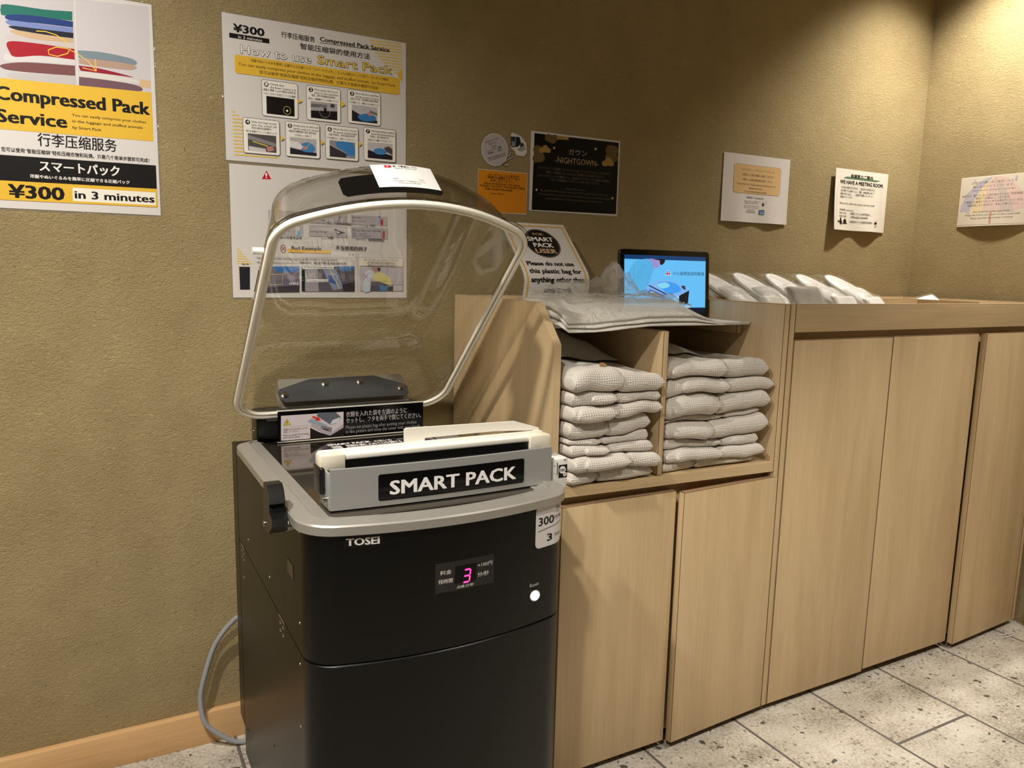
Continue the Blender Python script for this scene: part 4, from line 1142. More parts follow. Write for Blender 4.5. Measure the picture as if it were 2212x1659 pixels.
box('end_rail', 2.706, 2.7235, 1.3965, 1.8665, 1.0005, 1.104, WOOD, tall, 0.0011)
door('door', 1.5565, 1.9455, 0.02, 1.012, tall)
door('door', 1.9480, 2.3500, 0.026, 1.013, tall)
door('door', 2.3560, 2.7220, 0.02, 1.014, tall, 2.7220, 3.0)

# white shelf laid over the open cabinet
ws = box('display_shelf', 0.876, 1.512, 1.470, 1.862, 1.0445, 1.0525, WHITEP, bevel=0.0012)
tag(ws, 'thin white shelf board lying across the top of the open cabinet', 'shelf')
SZ = 1.0526

# ================================================================== POSTERS ON THE WALLS
def poster(name, key, x0, z0, w, h, label, cat, paper=PAPER, lift=None, group=None, clear=4.0, thick=0.35):
    base = lift or (lambda u, v: 1.2)
    f = lambda u, v, hh: (x0 + u / 1000, WY - (base(u, v) + hh) / 1000, z0 + v / 1000)
    s = Sheet(f, None if lift is None else 9.0, .12 if lift is None else .45)
    nu, nv = (1, 1) if lift is None else (24, 16)
    if clear:
        s.grid(-clear, -clear, w + clear, h + clear, nu, nv, FILM, -thick - .15, -thick - .3)
    s.grid(0, 0, w, h, nu, nv, paper, 0.0, -thick)
    s.draw(PRINT[key])
    o = s.done(name, origin=(x0 + w / 2000, WY, z0))
    return tag(o, label, cat, group)

poster('price_poster', 'price_poster', -.158, 1.274, 303, 439, 'tall yellow and white price poster with a photo of stacked clothes, at the left edge', 'poster')
poster('instruction_poster', 'howto_poster', .286, 1.405, 432, 317, 'white and yellow how to use poster with seven numbered step boxes', 'poster')
poster('caution_poster', 'caution_poster', .292, 1.094, 429, 304, 'white caution poster with a red warning triangle, behind the raised clear lid', 'poster')
poster('nightgown_sign', 'nightgown_sign', 1.081, 1.336, 300, 214, 'black nightgown notice with gold clouds and a white border', 'sign')
poster('kids_amenity_sign', 'kids_sign', .922, 1.324, 151, 112, 'small orange notice below the round skincare card', 'sign', clear=0)
poster('sandals_sign', 'sandals_sign', 1.787, 1.343, 297, 214, 'white notice with a tan rounded text panel, on the dark wall above the slippers', 'sign',
       lift=lambda u, v: 2.0 + 4.5 * (1 - v / 214) ** 2 * (1 - .5 * math.cos(u / 297 * 4 * PI)), clear=0)
poster('meeting_room_sign', 'meeting_sign', 2.30, 1.337, 292, 211, 'white meeting room notice with curling bottom edge, nearest the wall corner', 'sign', paper=PAPERM,
       lift=lambda u, v: 4 + 8 * max(0.0, 1 - u / 292) ** 1.5 + 6.5 * (1 - v / 211) ** 2 * (1 - math.cos(u / 292 * 3.2 * PI + 2.6)), clear=0)
# umbrella notice on the right wall
f = lambda u, v, h: (RX - (3 + 10 * math.sin(max(0, min(1, u / 250)) * PI) * max(0.0, 1 - v / 170) ** 1.3 + h) / 1000, 1.729 - u / 1000, 1.361 + v / 1000)
s = Sheet(f, 9.0, .45); s.grid(0, 0, 250, 172, 16, 10, PAPERM, 0, -.4); s.draw(PRINT['umbrella_sign'])
tag(s.done('umbrella_sign', origin=(RX, 1.604, 1.361)), 'cream notice with a pastel umbrella picture, on the right wall', 'sign')
# skincare cards: cut-out shapes
f = wall_frame(.93, 1.42, WY - .0012)
s = Sheet(f)
ci = next(i for i in PRINT['skincare_round'] if i[0] == 'E')
for k, (dr, m, h) in enumerate(((5.5, FILM, .0), (2.6, PAPER, .1))):
    s.poly([(ci[1] + (ci[3] + dr) * math.cos(2 * PI * a / 40), ci[2] + (ci[4] + dr) * math.sin(2 * PI * a / 40)) for a in range(40)], m, h)
s.draw(PRINT['skincare_round'])
tag(s.done('skincare_card', origin=(.975, WY, 1.425)), 'round white skincare price card with a leaf sprig, above the orange notice', 'card')
f = wall_frame(.996, 1.42, WY - .0012)
s = Sheet(f)
s.poly([(24, 125), (19, 112), (20, 78), (34, 66), (38, 58), (66, 57), (78, 70), (75, 96), (56, 114), (36, 121)], FILM, .0)
s.poly([(25, 119), (22, 110), (23, 80), (36, 70), (40, 61), (65, 60), (74, 71), (71, 95), (54, 111), (36, 117)], PAPER, .1)
s.draw(PRINT['skincare_photo'])
tag(s.done('skincare_photo_card', origin=(1.045, WY, 1.47)), 'small cut-out card with a photo of dark skincare packets, left of the black notice', 'card')

# bag notice standing on the white shelf, bowed paper
_prof = [(0.0, 1.735, SZ + .002), (46, 1.728, 1.10), (104, 1.722, 1.156), (181, 1.772, 1.212), (303, 1.862, 1.300)]
_pp = catmull([(a[1], a[2], a[0]) for a in _prof], 8)
def bow(u, v, h):
    v = max(0.0, min(303.0, v))
    for a, b in zip(_pp, _pp[1:]):
        if a[2] <= v <= b[2] + 1e-6:
            t = (v - a[2]) / max(1e-6, b[2] - a[2]); y = a[0] + (b[0] - a[0]) * t; z = a[1] + (b[1] - a[1]) * t
            d = Vector((b[0] - a[0], b[1] - a[1])).normalized(); break
    return (0.972 + u / 1000 + 0.0, y - d.y * h / 1000, z + d.x * h / 1000)
s = Sheet(bow, 8.0, .45); W_ = 199
s.grid(-3, 0, W_ + 3, 303, 2, 44, FILM, -.6, -.75); s.grid(0, 0, W_, 302, 2, 44, PAPER, 0, -.4)
for r in ((8, 0, 12.5, 292), (W_ - 12.5, 0, W_ - 8, 292)): s.poly([(r[0], r[1]), (r[2], r[1]), (r[2], r[3]), (r[0], r[3])], ink('d8a944'))
s.poly([(8, 288), (W_ - 8, 288), (W_ - 8, 292.5), (8, 292.5)], ink('d8a944'))
s.poly([(100 + 53 * math.cos(2 * PI * a / 48), 226 + 53 * math.sin(2 * PI * a / 48)) for a in range(48)], ink('k'))
s.line([(100 + 50.5 * math.cos(2 * PI * a / 48), 226 + 50.5 * math.sin(2 * PI * a / 48)) for a in range(48)], .7, ink('b9a98a'), True)
for t, u, v, w, em, c, bd in (('FOR', 84, 255, 32, 13, 'd0a878', 1.5), ('SMART', 60, 233, 79, 22, 'efeae2', 3), ('PACK', 70, 211, 60, 22, 'efeae2', 3), ('USER', 68, 189, 64, 22, 'd8b48a', 3),
        ('Please do not use', 22, 143, 143, 21, 'k', 3), ('this plastic bag for', 20, 116, 158, 21, 'k', 3), ('anything other than', 20, 89, 162, 21, 'k', 3), ('smartpack.', 60, 62, 88, 21, 'k', 3)):
    s.text(t, u, v, w, em, ink(c), bd)
s.text('スマートパック', 46, 34, 110, 15, ink('k'), 2)
tag(s.done('bag_notice', origin=(1.07, 1.74, SZ)), 'bowed white notice with a black disc and yellow border standing on the white shelf', 'sign')

# ================================================================== COMPRESSION MACHINE
mach = thing('vacuum_packing_machine', (0.497, 1.45, 0), 'black coin operated packing machine with a raised clear domed lid', 'machine')
ML, MR, MB_, MFc, MFs = 0.265, 0.729, 1.745, 1.072, 1.098   # left, right, body back, front at centre, front at corners
PHI = math.radians(15.0)      # where the bowed front runs into the corner arcs
def plan(off=0.0, back=MB_, rf=0.055, rb=0.004, n=8):
    """plan outline of the body, counter-clockwise from the back right, bowed at the front"""
    l, r, b = ML + off, MR - off, back - off
    rf = max(0.012, rf - off); rb = max(0.002, rb - off * .5); out = []
    yc = MFs + off
    def arc(cx, cy, rad, a0, a1):
        for i in range(n + 1):
            t = math.radians(a0 + (a1 - a0) * i / n); out.append((cx + rad * math.cos(t), cy + rad * math.sin(t)))
    arc(r - rb, b - rb, rb, 0, 90); arc(l + rb, b - rb, rb, 90, 180)
    arc(l + rf, yc + rf, rf, 180, 255)
    x0, x1 = l + rf - rf * math.sin(PHI), r - rf + rf * math.sin(PHI); y0 = yc + rf * (1 - math.cos(PHI))
    for i in range(1, 40):
        t = i / 40; out.append((x0 + (x1 - x0) * t, y0 - (x1 - x0) * math.tan(PHI) / 4 * (1 - (2 * t - 1) ** 2)))
    arc(r - rf, yc + rf, rf, 285, 360)
    return out
def loops_at(levels, back=MB_, rb=0.004):
    return [[(x, y, z) for x, y in plan(off, back, rb=rb)] for off, z in levels]
SEAM = 0.560
bm = bmesh.new(); add_loft(bm, loops_at([(0.004, 0.035), (0.0, 0.039), (0.0, SEAM - .0016), (0.0016, SEAM)]), True, True, True)
lower = finish('lower_housing', bm, BLACKM, mach, angle=30)
bm = bmesh.new(); add_loft(bm, loops_at([(0.0016, SEAM + .0016), (0.0, SEAM + .0032), (0.0, 0.7715)]), True, True, True)
upper = finish('upper_housing', bm, BLACKM, mach, angle=30)
# rear service column, its lower left corner cut away
prism('rear_panel', [(ML + .04, .035), (MR, .035), (MR, .7715), (ML, .7715), (ML, .105)], 1, MB_ + .0012, 1.803, BLACKM, mach, 0.0015)
for fx, fy in ((ML + .06, 1.14), (MR - .06, 1.14), (ML + .06, 1.74), (MR - .06, 1.74)):
    cyl('foot', (fx, fy, 0.0), (fx, fy, 0.036), 0.02, BLACKP, mach)
# aluminium rim with inner step
RB = 1.712
def ring(levels, name, m, parent, rb=0.03):
    bm = bmesh.new(); lo = [[(x, y, z) for x, y in plan(off, RB + off, 0.060, rb)] for off, z in levels]
    add_loft(bm, lo, True); return finish(name, bm, m, parent, angle=25)
rim = ring([(-.004, .772), (-.009, .7725), (-.009, .786), (-.0065, .7885), (.018, .7915), (.0195, .7908), (.0205, .7862), (.030, .7866), (.0305, .7848), (.0445, .7850), (.046, .784), (.0465, .7775), (-.004, .772)], 'rim', ALU, mach)
bm = bmesh.new(); add_loft(bm, [[(x, y, .7775) for x, y in plan(.0468, RB + .0468, .062, .03)], [(x, y, .7838) for x, y in plan(.0468, RB + .0468, .062, .03)]], True, True, True)
plate = finish('work_plate', bm, MIRROR, mach)
PZ = .7838
# side seam screws, hinges, window
def screw(x, y, z, parent, n=(-1, 0, 0), r=.0026, m=STEEL):
    N_ = Vector(n); c = Vector((x, y, z)); return cyl('screw', c - N_ * .001, c + N_ * .0016, r, m, parent, 12, r * .6)
for y, z in ((1.158, .765), (1.165, .612), (1.168, .553 - .012), (1.172, .43)): screw(ML, y, z, upper if z > SEAM else lower)
for y, z in ((1.62, .60), (1.40, .60), (1.69, .49), (1.55, .35), (1.40, .26), (1.25, .17), (1.22, .30), (1.70, .12)): screw(ML, y, z, upper if z > SEAM else lower, m=BLACKP if z < SEAM - .15 else STEEL)
for yh in (1.688, 1.298):
    h = box('hinge', ML - .0018, ML + .001, yh - .022, yh + .022, SEAM - .001, SEAM + .0035, STEEL, lower)
    for dy, dz in ((.017, -.012), (.017, -.026), (-.006, -.012), (-.006, -.026)): screw(ML, yh + dy, SEAM + dz, lower, r=.0036)
bm = bmesh.new()
add_prism(bm, rrect(1.205, .668, 1.246, .692, .001, 1), 0, ML - .0006, ML + .0005)
box('side_window', ML - .0008, ML + .0005, 1.205, 1.246, .668, .692, mat('smoked_window', (34, 31, 25), rough=.2), upper); bm.free()
# front plate lettering follows the bowed front
def front_y(x):
    rf = .055; x0, x1 = ML + rf - rf * math.sin(PHI), MR - rf + rf * math.sin(PHI); y0 = MFs + rf * (1 - math.cos(PHI))
    if x < x0: d = min(ML + rf - x, rf * .999); return MFs + rf - math.sqrt(rf * rf - d * d)
    if x > x1: d = min(x - (MR - rf), rf * .999); return MFs + rf - math.sqrt(rf * rf - d * d)
    t = (x - x0) / (x1 - x0)
    return y0 - (x1 - x0) * math.tan(PHI) / 4 * (1 - (2 * t - 1) ** 2)
_fx = [ML + .05 + i * .0005 for i in range(1240) if ML + .05 + i * .0005 < MR - .002]
_fs = [0.0]
for a, b in zip(_fx, _fx[1:]): _fs.append(_fs[-1] + math.hypot(b - a, front_y(b) - front_y(a)))
def along(x0, u):          # x reached after u millimetres along the front skin
    i0 = min(range(len(_fx)), key=lambda k: abs(_fx[k] - x0)); s_ = _fs[i0] + u / 1000
    if s_ <= 0: return _fx[0] + s_
    lo, hi = 0, len(_fs) - 1
    while hi - lo > 1:
        m_ = (lo + hi) // 2
        if _fs[m_] <= s_: lo = m_
        else: hi = m_
    return _fx[lo] + (_fx[hi] - _fx[lo]) * min(1, (s_ - _fs[lo]) / max(1e-9, _fs[hi] - _fs[lo]))
def front_sheet(x0, z0):
    def f(u, v, h):
        x = along(x0, u); y = front_y(x); e = .0008; nx = (front_y(min(x + e, MR - .0015)) - front_y(x - e)) / (2 * e); d = math.hypot(nx, 1)
        return (x + nx / d * (.0005 + h / 1000), y - (.0005 + h / 1000) / d, z0 + v / 1000)
    return Sheet(f, 4.0, .25)
s = front_sheet(.319, .751); s.grid(-2, 0, 56, 21, 6, 1, ink('141312'), 0, -.4); s.draw(PRINT['maker_label']); s.done('maker_badge', upper)
s = front_sheet(.458, .659); s.grid(0, 0, 106, 50, 10, 1, ink('2b2826'), 0, -.4); s.draw(PRINT['display_label'])
disp = s.done('display_panel', mach)
LED = mat('led_red', (255, 40, 110), emit=(255, 45, 120), estr=4.0)
s = front_sheet(.458, .659)
def seg(pts): s.poly(pts, LED, .6)
sk = lambda u, v: (u + (v - 22) * .12, v)
for v in (32.5, 22.0, 11.5): seg([sk(50.5, v - 1.3), sk(59, v - 1.3), sk(60.2, v), sk(59, v + 1.3), sk(50.5, v + 1.3), sk(49.6, v)])
for v0, v1 in ((23.2, 31.4), (12.6, 20.8)): seg([sk(59.2, v0), sk(61.6, v0), sk(61.6, v1), sk(59.2, v1)])
s.done('digit', disp)
# price label with its little folded corner
s = front_sheet(.650, .697)
KU = 74 / 58
s.poly(rrect(0, 0, 60 * KU, 76, 10, 6), ink('ddd8d8'), .05)
s.poly([(54 * KU, 74), (62 * KU, 84), (60 * KU, 68)], ink('ddd8d8'), .06)
for it in PRINT['price_label'][1:]:
    if it[0] == 'T': it = it[:2] + (it[2] * KU,) + it[3:4] + (it[4] * KU,) + it[5:]
    elif it[0] == 'L': it = ('L', [[p[0] * KU, p[1]] for p in it[1]]) + it[2:]
    elif it[0] == 'E': it = ('E', it[1] * KU, it[2], it[3] * KU) + it[4:]
    s.draw([it])
s.done('price_label', upper)
s = front_sheet(.640, .631); s.text('Reset', 0, 0, 21, 9.0, ink('cfcac2'), .3); s.done('reset_lettering', upper)
yb = front_y(.651)
cyl('button_ring', (.651, yb + .001, .6145), (.651, yb - .003, .6145), .0105, STEEL, upper, 28)
cyl('reset_button', (.651, yb - .002, .6145), (.651, yb - .0042, .6145), .0085, mat('lit_button', (235, 243, 255), emit=(196, 220, 255), estr=2.6), upper, 28)

# the slot bar with its lettering
def bar_y(x, y0=1.172): return y0 - .010 * (1 - ((x - .523) / .206) ** 2)
XB = [.318 + (.7285 - .318) * i / 24 for i in range(25)]
bm = bmesh.new()
sec = lambda x: [(x, bar_y(x), .7862), (x, bar_y(x), .8535), (x, bar_y(x) + .0022, .8545), (x, bar_y(x) + .0045, .8535), (x, bar_y(x) + .0045, .7862)]
add_loft(bm, [sec(x) for x in XB], True, True, True)
bar = finish('slot_bar', bm, GREYP, mach, angle=35)
bm = bmesh.new(); add_box(bm, .3215, .726, 1.1765, 1.232, .7855, .845, .002); add_box(bm, .3215, .726, 1.2090, 1.229, .843, .8578)
finish('slot_body', bm, BLACKP, mach, angle=35)
for xa, xb in ((.3165, .3205), (.7262, .7300)): box('end_cap', xa, xb, 1.174, 1.234, .7856, .8465, GREYP, bar, .0012)
s = Sheet(lambda u, v, h: (.395 + u / 1000, bar_y(.395 + u / 1000) - .0003 - h / 1000, .792 + v / 1000), 9.0, .4)
ring_ = rrect(0, 3, 273, 47.5, 4, 4)
s.poly(ring_, BLACKG, .15)
s.draw(PRINT['bar_label']); s.done('name_plate', bar)
# cream sealing strip and handle on top
bm = bmesh.new(); add_box(bm, .313, .7405, 1.2060, 1.2300, .858, .869, .003, 3)
add_box(bm, .313, .7405, 1.226, 1.2325, .864, .873, .002, 2)
strip = finish('sealing_strip', bm, CREAMP, mach, angle=40)
for xa, xb in ((.700, .744), (.310, .352)): box('tape', xa, xb, 1.2010, 1.2335, .8440, .8705, TAPE, strip, .003)
bm = bmesh.new(); add_box(bm, .3075, .3165, 1.195, 1.238, .806, .852, .004, 3); finish('end_clip', bm, BLACKP, mach, angle=40)
cyl('clip_screw', (.309, 1.185, .803), (.322, 1.185, .803), .004, STEEL, mach, 14)
bm = bmesh.new()   # handle with a tapering slot
outer = [(.4655, .8655), (.4655, .8925), (.470, .8945), (.684, .8905), (.7355, .8745), (.7375, .8655)]
hole = [(.503, .8688), (.503, .8745), (.640, .8752), (.722, .8705), (.722, .8688)]
A = []
tri = tessellate_polygon([[Vector((p[0], p[1], 0)) for p in outer], [Vector((p[0], p[1], 0)) for p in hole[::-1]]])
allp = outer + hole[::-1]
for y in (1.2325, 1.2375): A.append([bm.verts.new((p[0], y, p[1] + .003)) for p in allp])
for t in tri:
    bm.faces.new([A[0][i] for i in t]); bm.faces.new([A[1][i] for i in reversed(t)])
no = len(outer)
for rng in (list(range(no)), list(range(no, len(allp)))):
    for a, b in zip(rng, rng[1:] + rng[:1]): bm.faces.new((A[0][a], A[0][b], A[1][b], A[1][a]))
finish('strip_handle', bm, CREAMP, mach)

# instruction card lying on the plate
s = Sheet(lambda u, v, h: (.420 + u / 1000, 1.500 + v / 1000, PZ + .0006 + h / 1000))
s.grid(0, 0, 262, 155, 1, 1, BLACKG, 0, -.5)
s.text('SMART PACK', 18, 124, 96, 22, ink('efece8'), 4); s.text('の使い方', 122, 124, 42, 16, ink('efece8'), 2); s.text('How to use Smart Pack', 176, 126, 76, 11, ink('efece8'), 1)
for k, (v, t) in enumerate(((86, '衣類を袋に入れて口を開ける'), (46, '衣類を入れた袋をセット'), (8, 'フタを閉めてスタート'))):
    s.text(str(k + 1), 22, v, 18, 42, ink('efece8'), 4); s.text(t, 52, v + 14, 128, 22, ink('efece8'), 2)
    s.rect(50, v - 2, 190, v + 9, ink('dcd8d6'), 1); s.rect(200, v - 4, 256, v + 30, ink('8d8890'), 1); s.poly([(206, v), (250, v + 4), (246, v + 24), (214, v + 20)], ink('4a4450'))
s.done('instruction_card', plate)

# upright notice board at the back of the plate
s = Sheet(lambda u, v, h: (.345 + u / 1000, 1.690 - h / 1000, PZ + .004 + v / 1000))
s.grid(0, 0, 340, 67, 1, 1, BLACKG, 0, -4); 
s.draw(PRINT['sign_board']); sb = s.done('notice_board', mach)
bm = bmesh.new(); add_box(bm, .343, .687, 1.6885, 1.6945, .7853, .7876, .0006); add_box(bm, .343, .687, 1.6885, 1.6945, .8548, .8572, .0006)
finish('clear_edge', bm, mat('acrylic_edge', (214, 212, 200), rough=.15), sb)
# rear hinge housing
bm = bmesh.new(); add_box(bm, .306, .692, 1.722, 1.79, .7722, .850, .007, 3); hb = finish('hinge_housing', bm, BLACKP, mach, angle=40)
for z, y in ((.812, 1.735), (.803, 1.755)): screw(.306, y, z, hb)
prism('hinge_guard', [(1.716, .830), (1.7215, .830), (1.7215, .852), (1.735, .8525), (1.735, .8545), (1.718, .854)], 0, .326, .672, GUNMETAL, hb)

# latch lever on the left side
bm = bmesh.new(); add_prism(bm, [(1.238, .748), (1.205, .752), (1.180, .770), (1.178, .782), (1.196, .788), (1.200, .800), (1.192, .803), (1.203, .822), (1.214, .8295), (1.240, .8275), (1.246, .80), (1.249, .765)], 0, .228, .2525)
bmesh.ops.bevel(bm, geom=[e for e in bm.edges if e.calc_face_angle(0) > .5], offset=.0022, segments=2, affect='EDGES')
latch = finish('latch_lever', bm, BLACKP, mach, angle=35)
cyl('pivot_pin', (.226, 1.236, .759), (.264, 1.236, .759), .0048, STEEL, latch, 18)
cyl('pivot_collar', (.2535, 1.196, .765), (.2635, 1.196, .765), .0105, STEEL, latch, 20)

# coin box on the right side
coin = bmesh.new(); add_box(coin, .7392, .7745, 1.187, 1.275, .766, .8265, .004, 3); coin = finish('coin_box', coin, WHITEP, mach, angle=40)
s = Sheet(lambda u, v, h: (.7392 + u / 1000, 1.187 - .0002 - h / 1000, .790 + v / 1000))
s.rect(15, -2, 34, 23, ink('141312'), 1); s.ell(23.5, 13, 7.2, 7.2, ink('ece8e4')); s.text('100', 18, 10, 11, 8, ink('k'), 2); s.ell(29, 4, 4, 4, ink('ece8e4')); s.text('×', 26.6, 2.2, 5, 6, ink('c82a35'), 3)
s.rect(11.4, 4, 13, 28, ink('2a2826')); s.ell(6, 22, 1, 1, ink('2a2826')); s.ell(28, 32, 2.4, 1, ink('2a2826')); s.ell(6, 8, .8, .8, ink('2a2826'))
s.done('coin_sticker', coin)

# ---- the lid, open at 45 degrees
LY, LZ, S2 = 1.715, 0.8484, math.sqrt(.5)
def lid_pt(x, L, d):          # x across, L along the lid from its hinge edge, d away from the opening
    return Vector((x, LY - L * S2 + d * S2, LZ + L * S2 + d * S2))
def lid_outline(off=0.0, r=0.058):
    hw, l0, l1, bulge = .2385 - off, off, .556 - off, .060
    pts = []; n = 7
    def corner(cx, cl, a0, a1, rad):
        for i in range(n + 1):
            t = math.radians(a0 + (a1 - a0) * i / n); pts.append((cx + rad * math.cos(t), cl + rad * math.sin(t)))
    rr = max(r, .03)
    corner(hw - rr, l0 + rr, -90, 0, rr)
    ra = rr * 1.02
    corner(hw - ra, l1 - ra + .012, 0, 66, ra)
    xr = pts[-1][0]; lr = pts[-1][1]
    for i in range(1, 18):
        t = i / 18; x = xr - 2 * xr * t; pts.append((x, lr + (bulge - .002) * (1 - (2 * t - 1) ** 2) * .86))
    corner(-(hw - ra), l1 - ra + .012, 114, 180, ra)
    corner(-(hw - rr), l0 + rr, 180, 270, rr)
    return [(.4995 + .028 * L + x, L) for x, L in pts]
def shell(d_in):
    lv = [(-.012, .000), (-.012, .004), (.000, .0045), (.004, .03), (.010, .07), (.016, .105), (.021, .122), (.029, .137), (.041, .149), (.057, .157), (.078, .160)]
    out = []
    for off, d in lv:
        o = off + d_in; dd = d if d < .005 else d - d_in * (1.0 if d > .14 else .4)
        out.append([lid_pt(x, L, dd) for x, L in lid_outline(o, .058 - off * .12)])
    return out
bm = bmesh.new()
A = add_loft(bm, shell(0.0), True, False, True); B = add_loft(bm, shell(0.0042), True, False, True)
lid = finish('lid', bm, ACRYL, mach, smooth=True)
lid['label'] = 'clear acrylic domed lid'
# silicone gasket: two ridges round the opening
def gasket(offc, w, h):
    bm = bmesh.new(); o = lid_outline(0.0); n = len(o); loops = []
    base = [Vector((p[0], p[1])) for p in o]
    for i in range(n):
        t = (base[(i + 1) % n] - base[i - 1]).normalized(); nn = Vector((t.y, -t.x))
        sec = [(-w / 2, 0.0), (-w / 2, -h * .7), (-w / 4, -h), (w / 4, -h), (w / 2, -h * .7), (w / 2, 0.0)]
        loops.append([lid_pt(*(base[i] + nn * (offc + a)), b) for a, b in sec])
    loops.append(loops[0]); add_loft(bm, loops, True)
    bmesh.ops.remove_doubles(bm, verts=bm.verts, dist=1e-6); return bm
finish('gasket', gasket(.0055, .009, .009), SILIC, lid, smooth=True)
finish('gasket_lip', gasket(-.0035, .0055, .0065), SILIC, lid, smooth=True)
# plate with four bolts fixing the lid to the hinge arm
def rear_pt(x, d, h): return lid_pt(x, .0105 + h, d)
bm = bmesh.new()
shape = [(.368, .017), (.648, .017), (.660, .024), (.662, .044), (.652, .052), (.585, .080), (.432, .078), (.362, .054), (.356, .046), (.359, .026)]
lo = [bm.verts.new(rear_pt(x, d, .0)) for x, d in shape]; hi = [bm.verts.new(rear_pt(x, d, .0035)) for x, d in shape]
bm.faces.new(lo); bm.faces.new(hi)
for i in range(len(shape)): bm.faces.new((lo[i], lo[(i + 1) % len(shape)], hi[(i + 1) % len(shape)], hi[i]))
fp = finish('fixing_plate', bm, GUNMETAL, lid)
for x, d in ((.370, .037), (.466, .063), (.549, .064), (.645, .040)):
    bm = bmesh.new(); add_cyl(bm, rear_pt(x, d, .0035), rear_pt(x, d, .0048), .0088, n=24)
    add_cyl(bm, rear_pt(x, d, .0048), rear_pt(x, d, .0105), .0068, .0062, n=6); finish('bolt', bm, STEEL, lid, angle=30)
bm = bmesh.new()
Q = [lid_pt(x, L, d) for L in (-.050, -.006) for x, d in ((.366, .008), (.667, .008), (.667, .098), (.366, .098))]
vs = [bm.verts.new(q) for q in Q]
for q in ((0, 1, 2, 3), (4, 5, 6, 7), (0, 1, 5, 4), (1, 2, 6, 5), (2, 3, 7, 6), (3, 0, 4, 7)): bm.faces.new([vs[i] for i in q])
bmesh.ops.bevel(bm, geom=list(bm.edges), offset=.003, segments=2, affect='EDGES')
finish('hinge_arm', bm, SATIN, lid, angle=35)
# side peg
bm = bmesh.new(); a = lid_pt(.2655, .475, .016); add_cyl(bm, a - Vector((.018, 0, 0)), a + Vector((.001, 0, 0)), .0062, n=16)
finish('side_peg', bm, WHITEP, lid, angle=40)
bm = bmesh.new(); add_cyl(bm, a + Vector((.006, 0, 0)), a + Vector((.016, 0, 0)), .006, n=16); finish('peg_nut', bm, BLACKP, lid, angle=40)
# black grip plate and white code card on the front face of the lid
def front_face(u, v, h):   # u = x in m, v = depth d in m
    o = lid_outline(.0042 + .1 * (v - .004))
    seg_ = [p for p in o if p[1] > .5]
    best = None
    for p, q in zip(seg_, seg_[1:]):
        if (p[0] - u) * (q[0] - u) <= 0 and abs(p[0] - q[0]) > 1e-9:
            best = p[1] + (q[1] - p[1]) * (u - p[0]) / (q[0] - p[0])
    return lid_pt(u, (best if best else .6) + .007 + h / 1000, v)
bm = bmesh.new()
def front_patch(bm, x0, x1, d0, d1, h, skew=0.0, nx=14, r=.006):
    T = []
    for hh in (h, h - .8):
        rows = []
        for j in range(7):
            v = d0 + (d1 - d0) * j / 6
            e = min(v - d0, d1 - v); cut = r - math.sqrt(max(0, r * r - (r - min(e, r)) ** 2)) if e < r else 0
            rows.append([bm.verts.new(front_face(x0 + cut + skew * (j / 6) + (x1 - x0 - 2 * cut) * i / nx, v, hh)) for i in range(nx + 1)])
        T.append(rows)
    for rows in T:
        for a, b in zip(rows, rows[1:]):
            for i in range(nx): bm.faces.new((a[i], a[i + 1], b[i + 1], b[i]))
    R0 = lambda g: g[0] + [r_[-1] for r_ in g[1:]] + g[-1][-2::-1] + [r_[0] for r_ in g[-2:0:-1]]
    r0, r1 = R0(T[0]), R0(T[1])
    for i in range(len(r0)): bm.faces.new((r0[i], r0[(i + 1) % len(r0)], r1[(i + 1) % len(r0)], r1[i]))
front_patch(bm, .388, .568, .030, .085, 1.4)
finish('grip_plate', bm, BLACKG, lid, smooth=False)
s = Sheet(lambda u, v, h: front_face(.450 + u / 1000, .044 + v / 1000, 2.7 + h))
s.grid(0, 0, 116, 68, 16, 8, mat('card_white', (236, 234, 230), rough=.5), 0, -.6)
s.rect(24, 58, 37, 65.5, ink('d21f2d'), 2); s.poly([(29, 60), (29, 63.8), (32.6, 61.9)], ink('w'))
s.text('使い方動画はこちら', 40, 60.5, 46, 6.2, ink('k'), 2); s.text('Video for "How to use"', 42, 55, 42, 4.6, ink('k'), 1)
s.text('日本語', 31, 23.5, 8, 3.6, ink('k'), 1); s.text('English', 79, 23.5, 9, 3.6, ink('k'), 1)
s.text('こちらのQRコードを読み込んでください', 28, 16, 62, 4.2, ink('k'), 1); s.text('Please scan this QR code.', 38, 10.5, 42, 4.0, ink('k'), 1)
s.done('code_card', lid)

# mains cable, leaving the machine low down and looping back behind it
pts = catmull([(.285, 1.838, .335), (.262, 1.855, .318), (.222, 1.868, .262), (.196, 1.868, .19), (.183, 1.866, .13), (.190, 1.855, .072), (.222, 1.846, .036), (.265, 1.838, .0085), (.33, 1.835, .0085)], 10)
tag(tube('power_cable', pts, .0062, CABLE, n=12), 'grey power cable looping down the wall behind the black machine', 'cable')

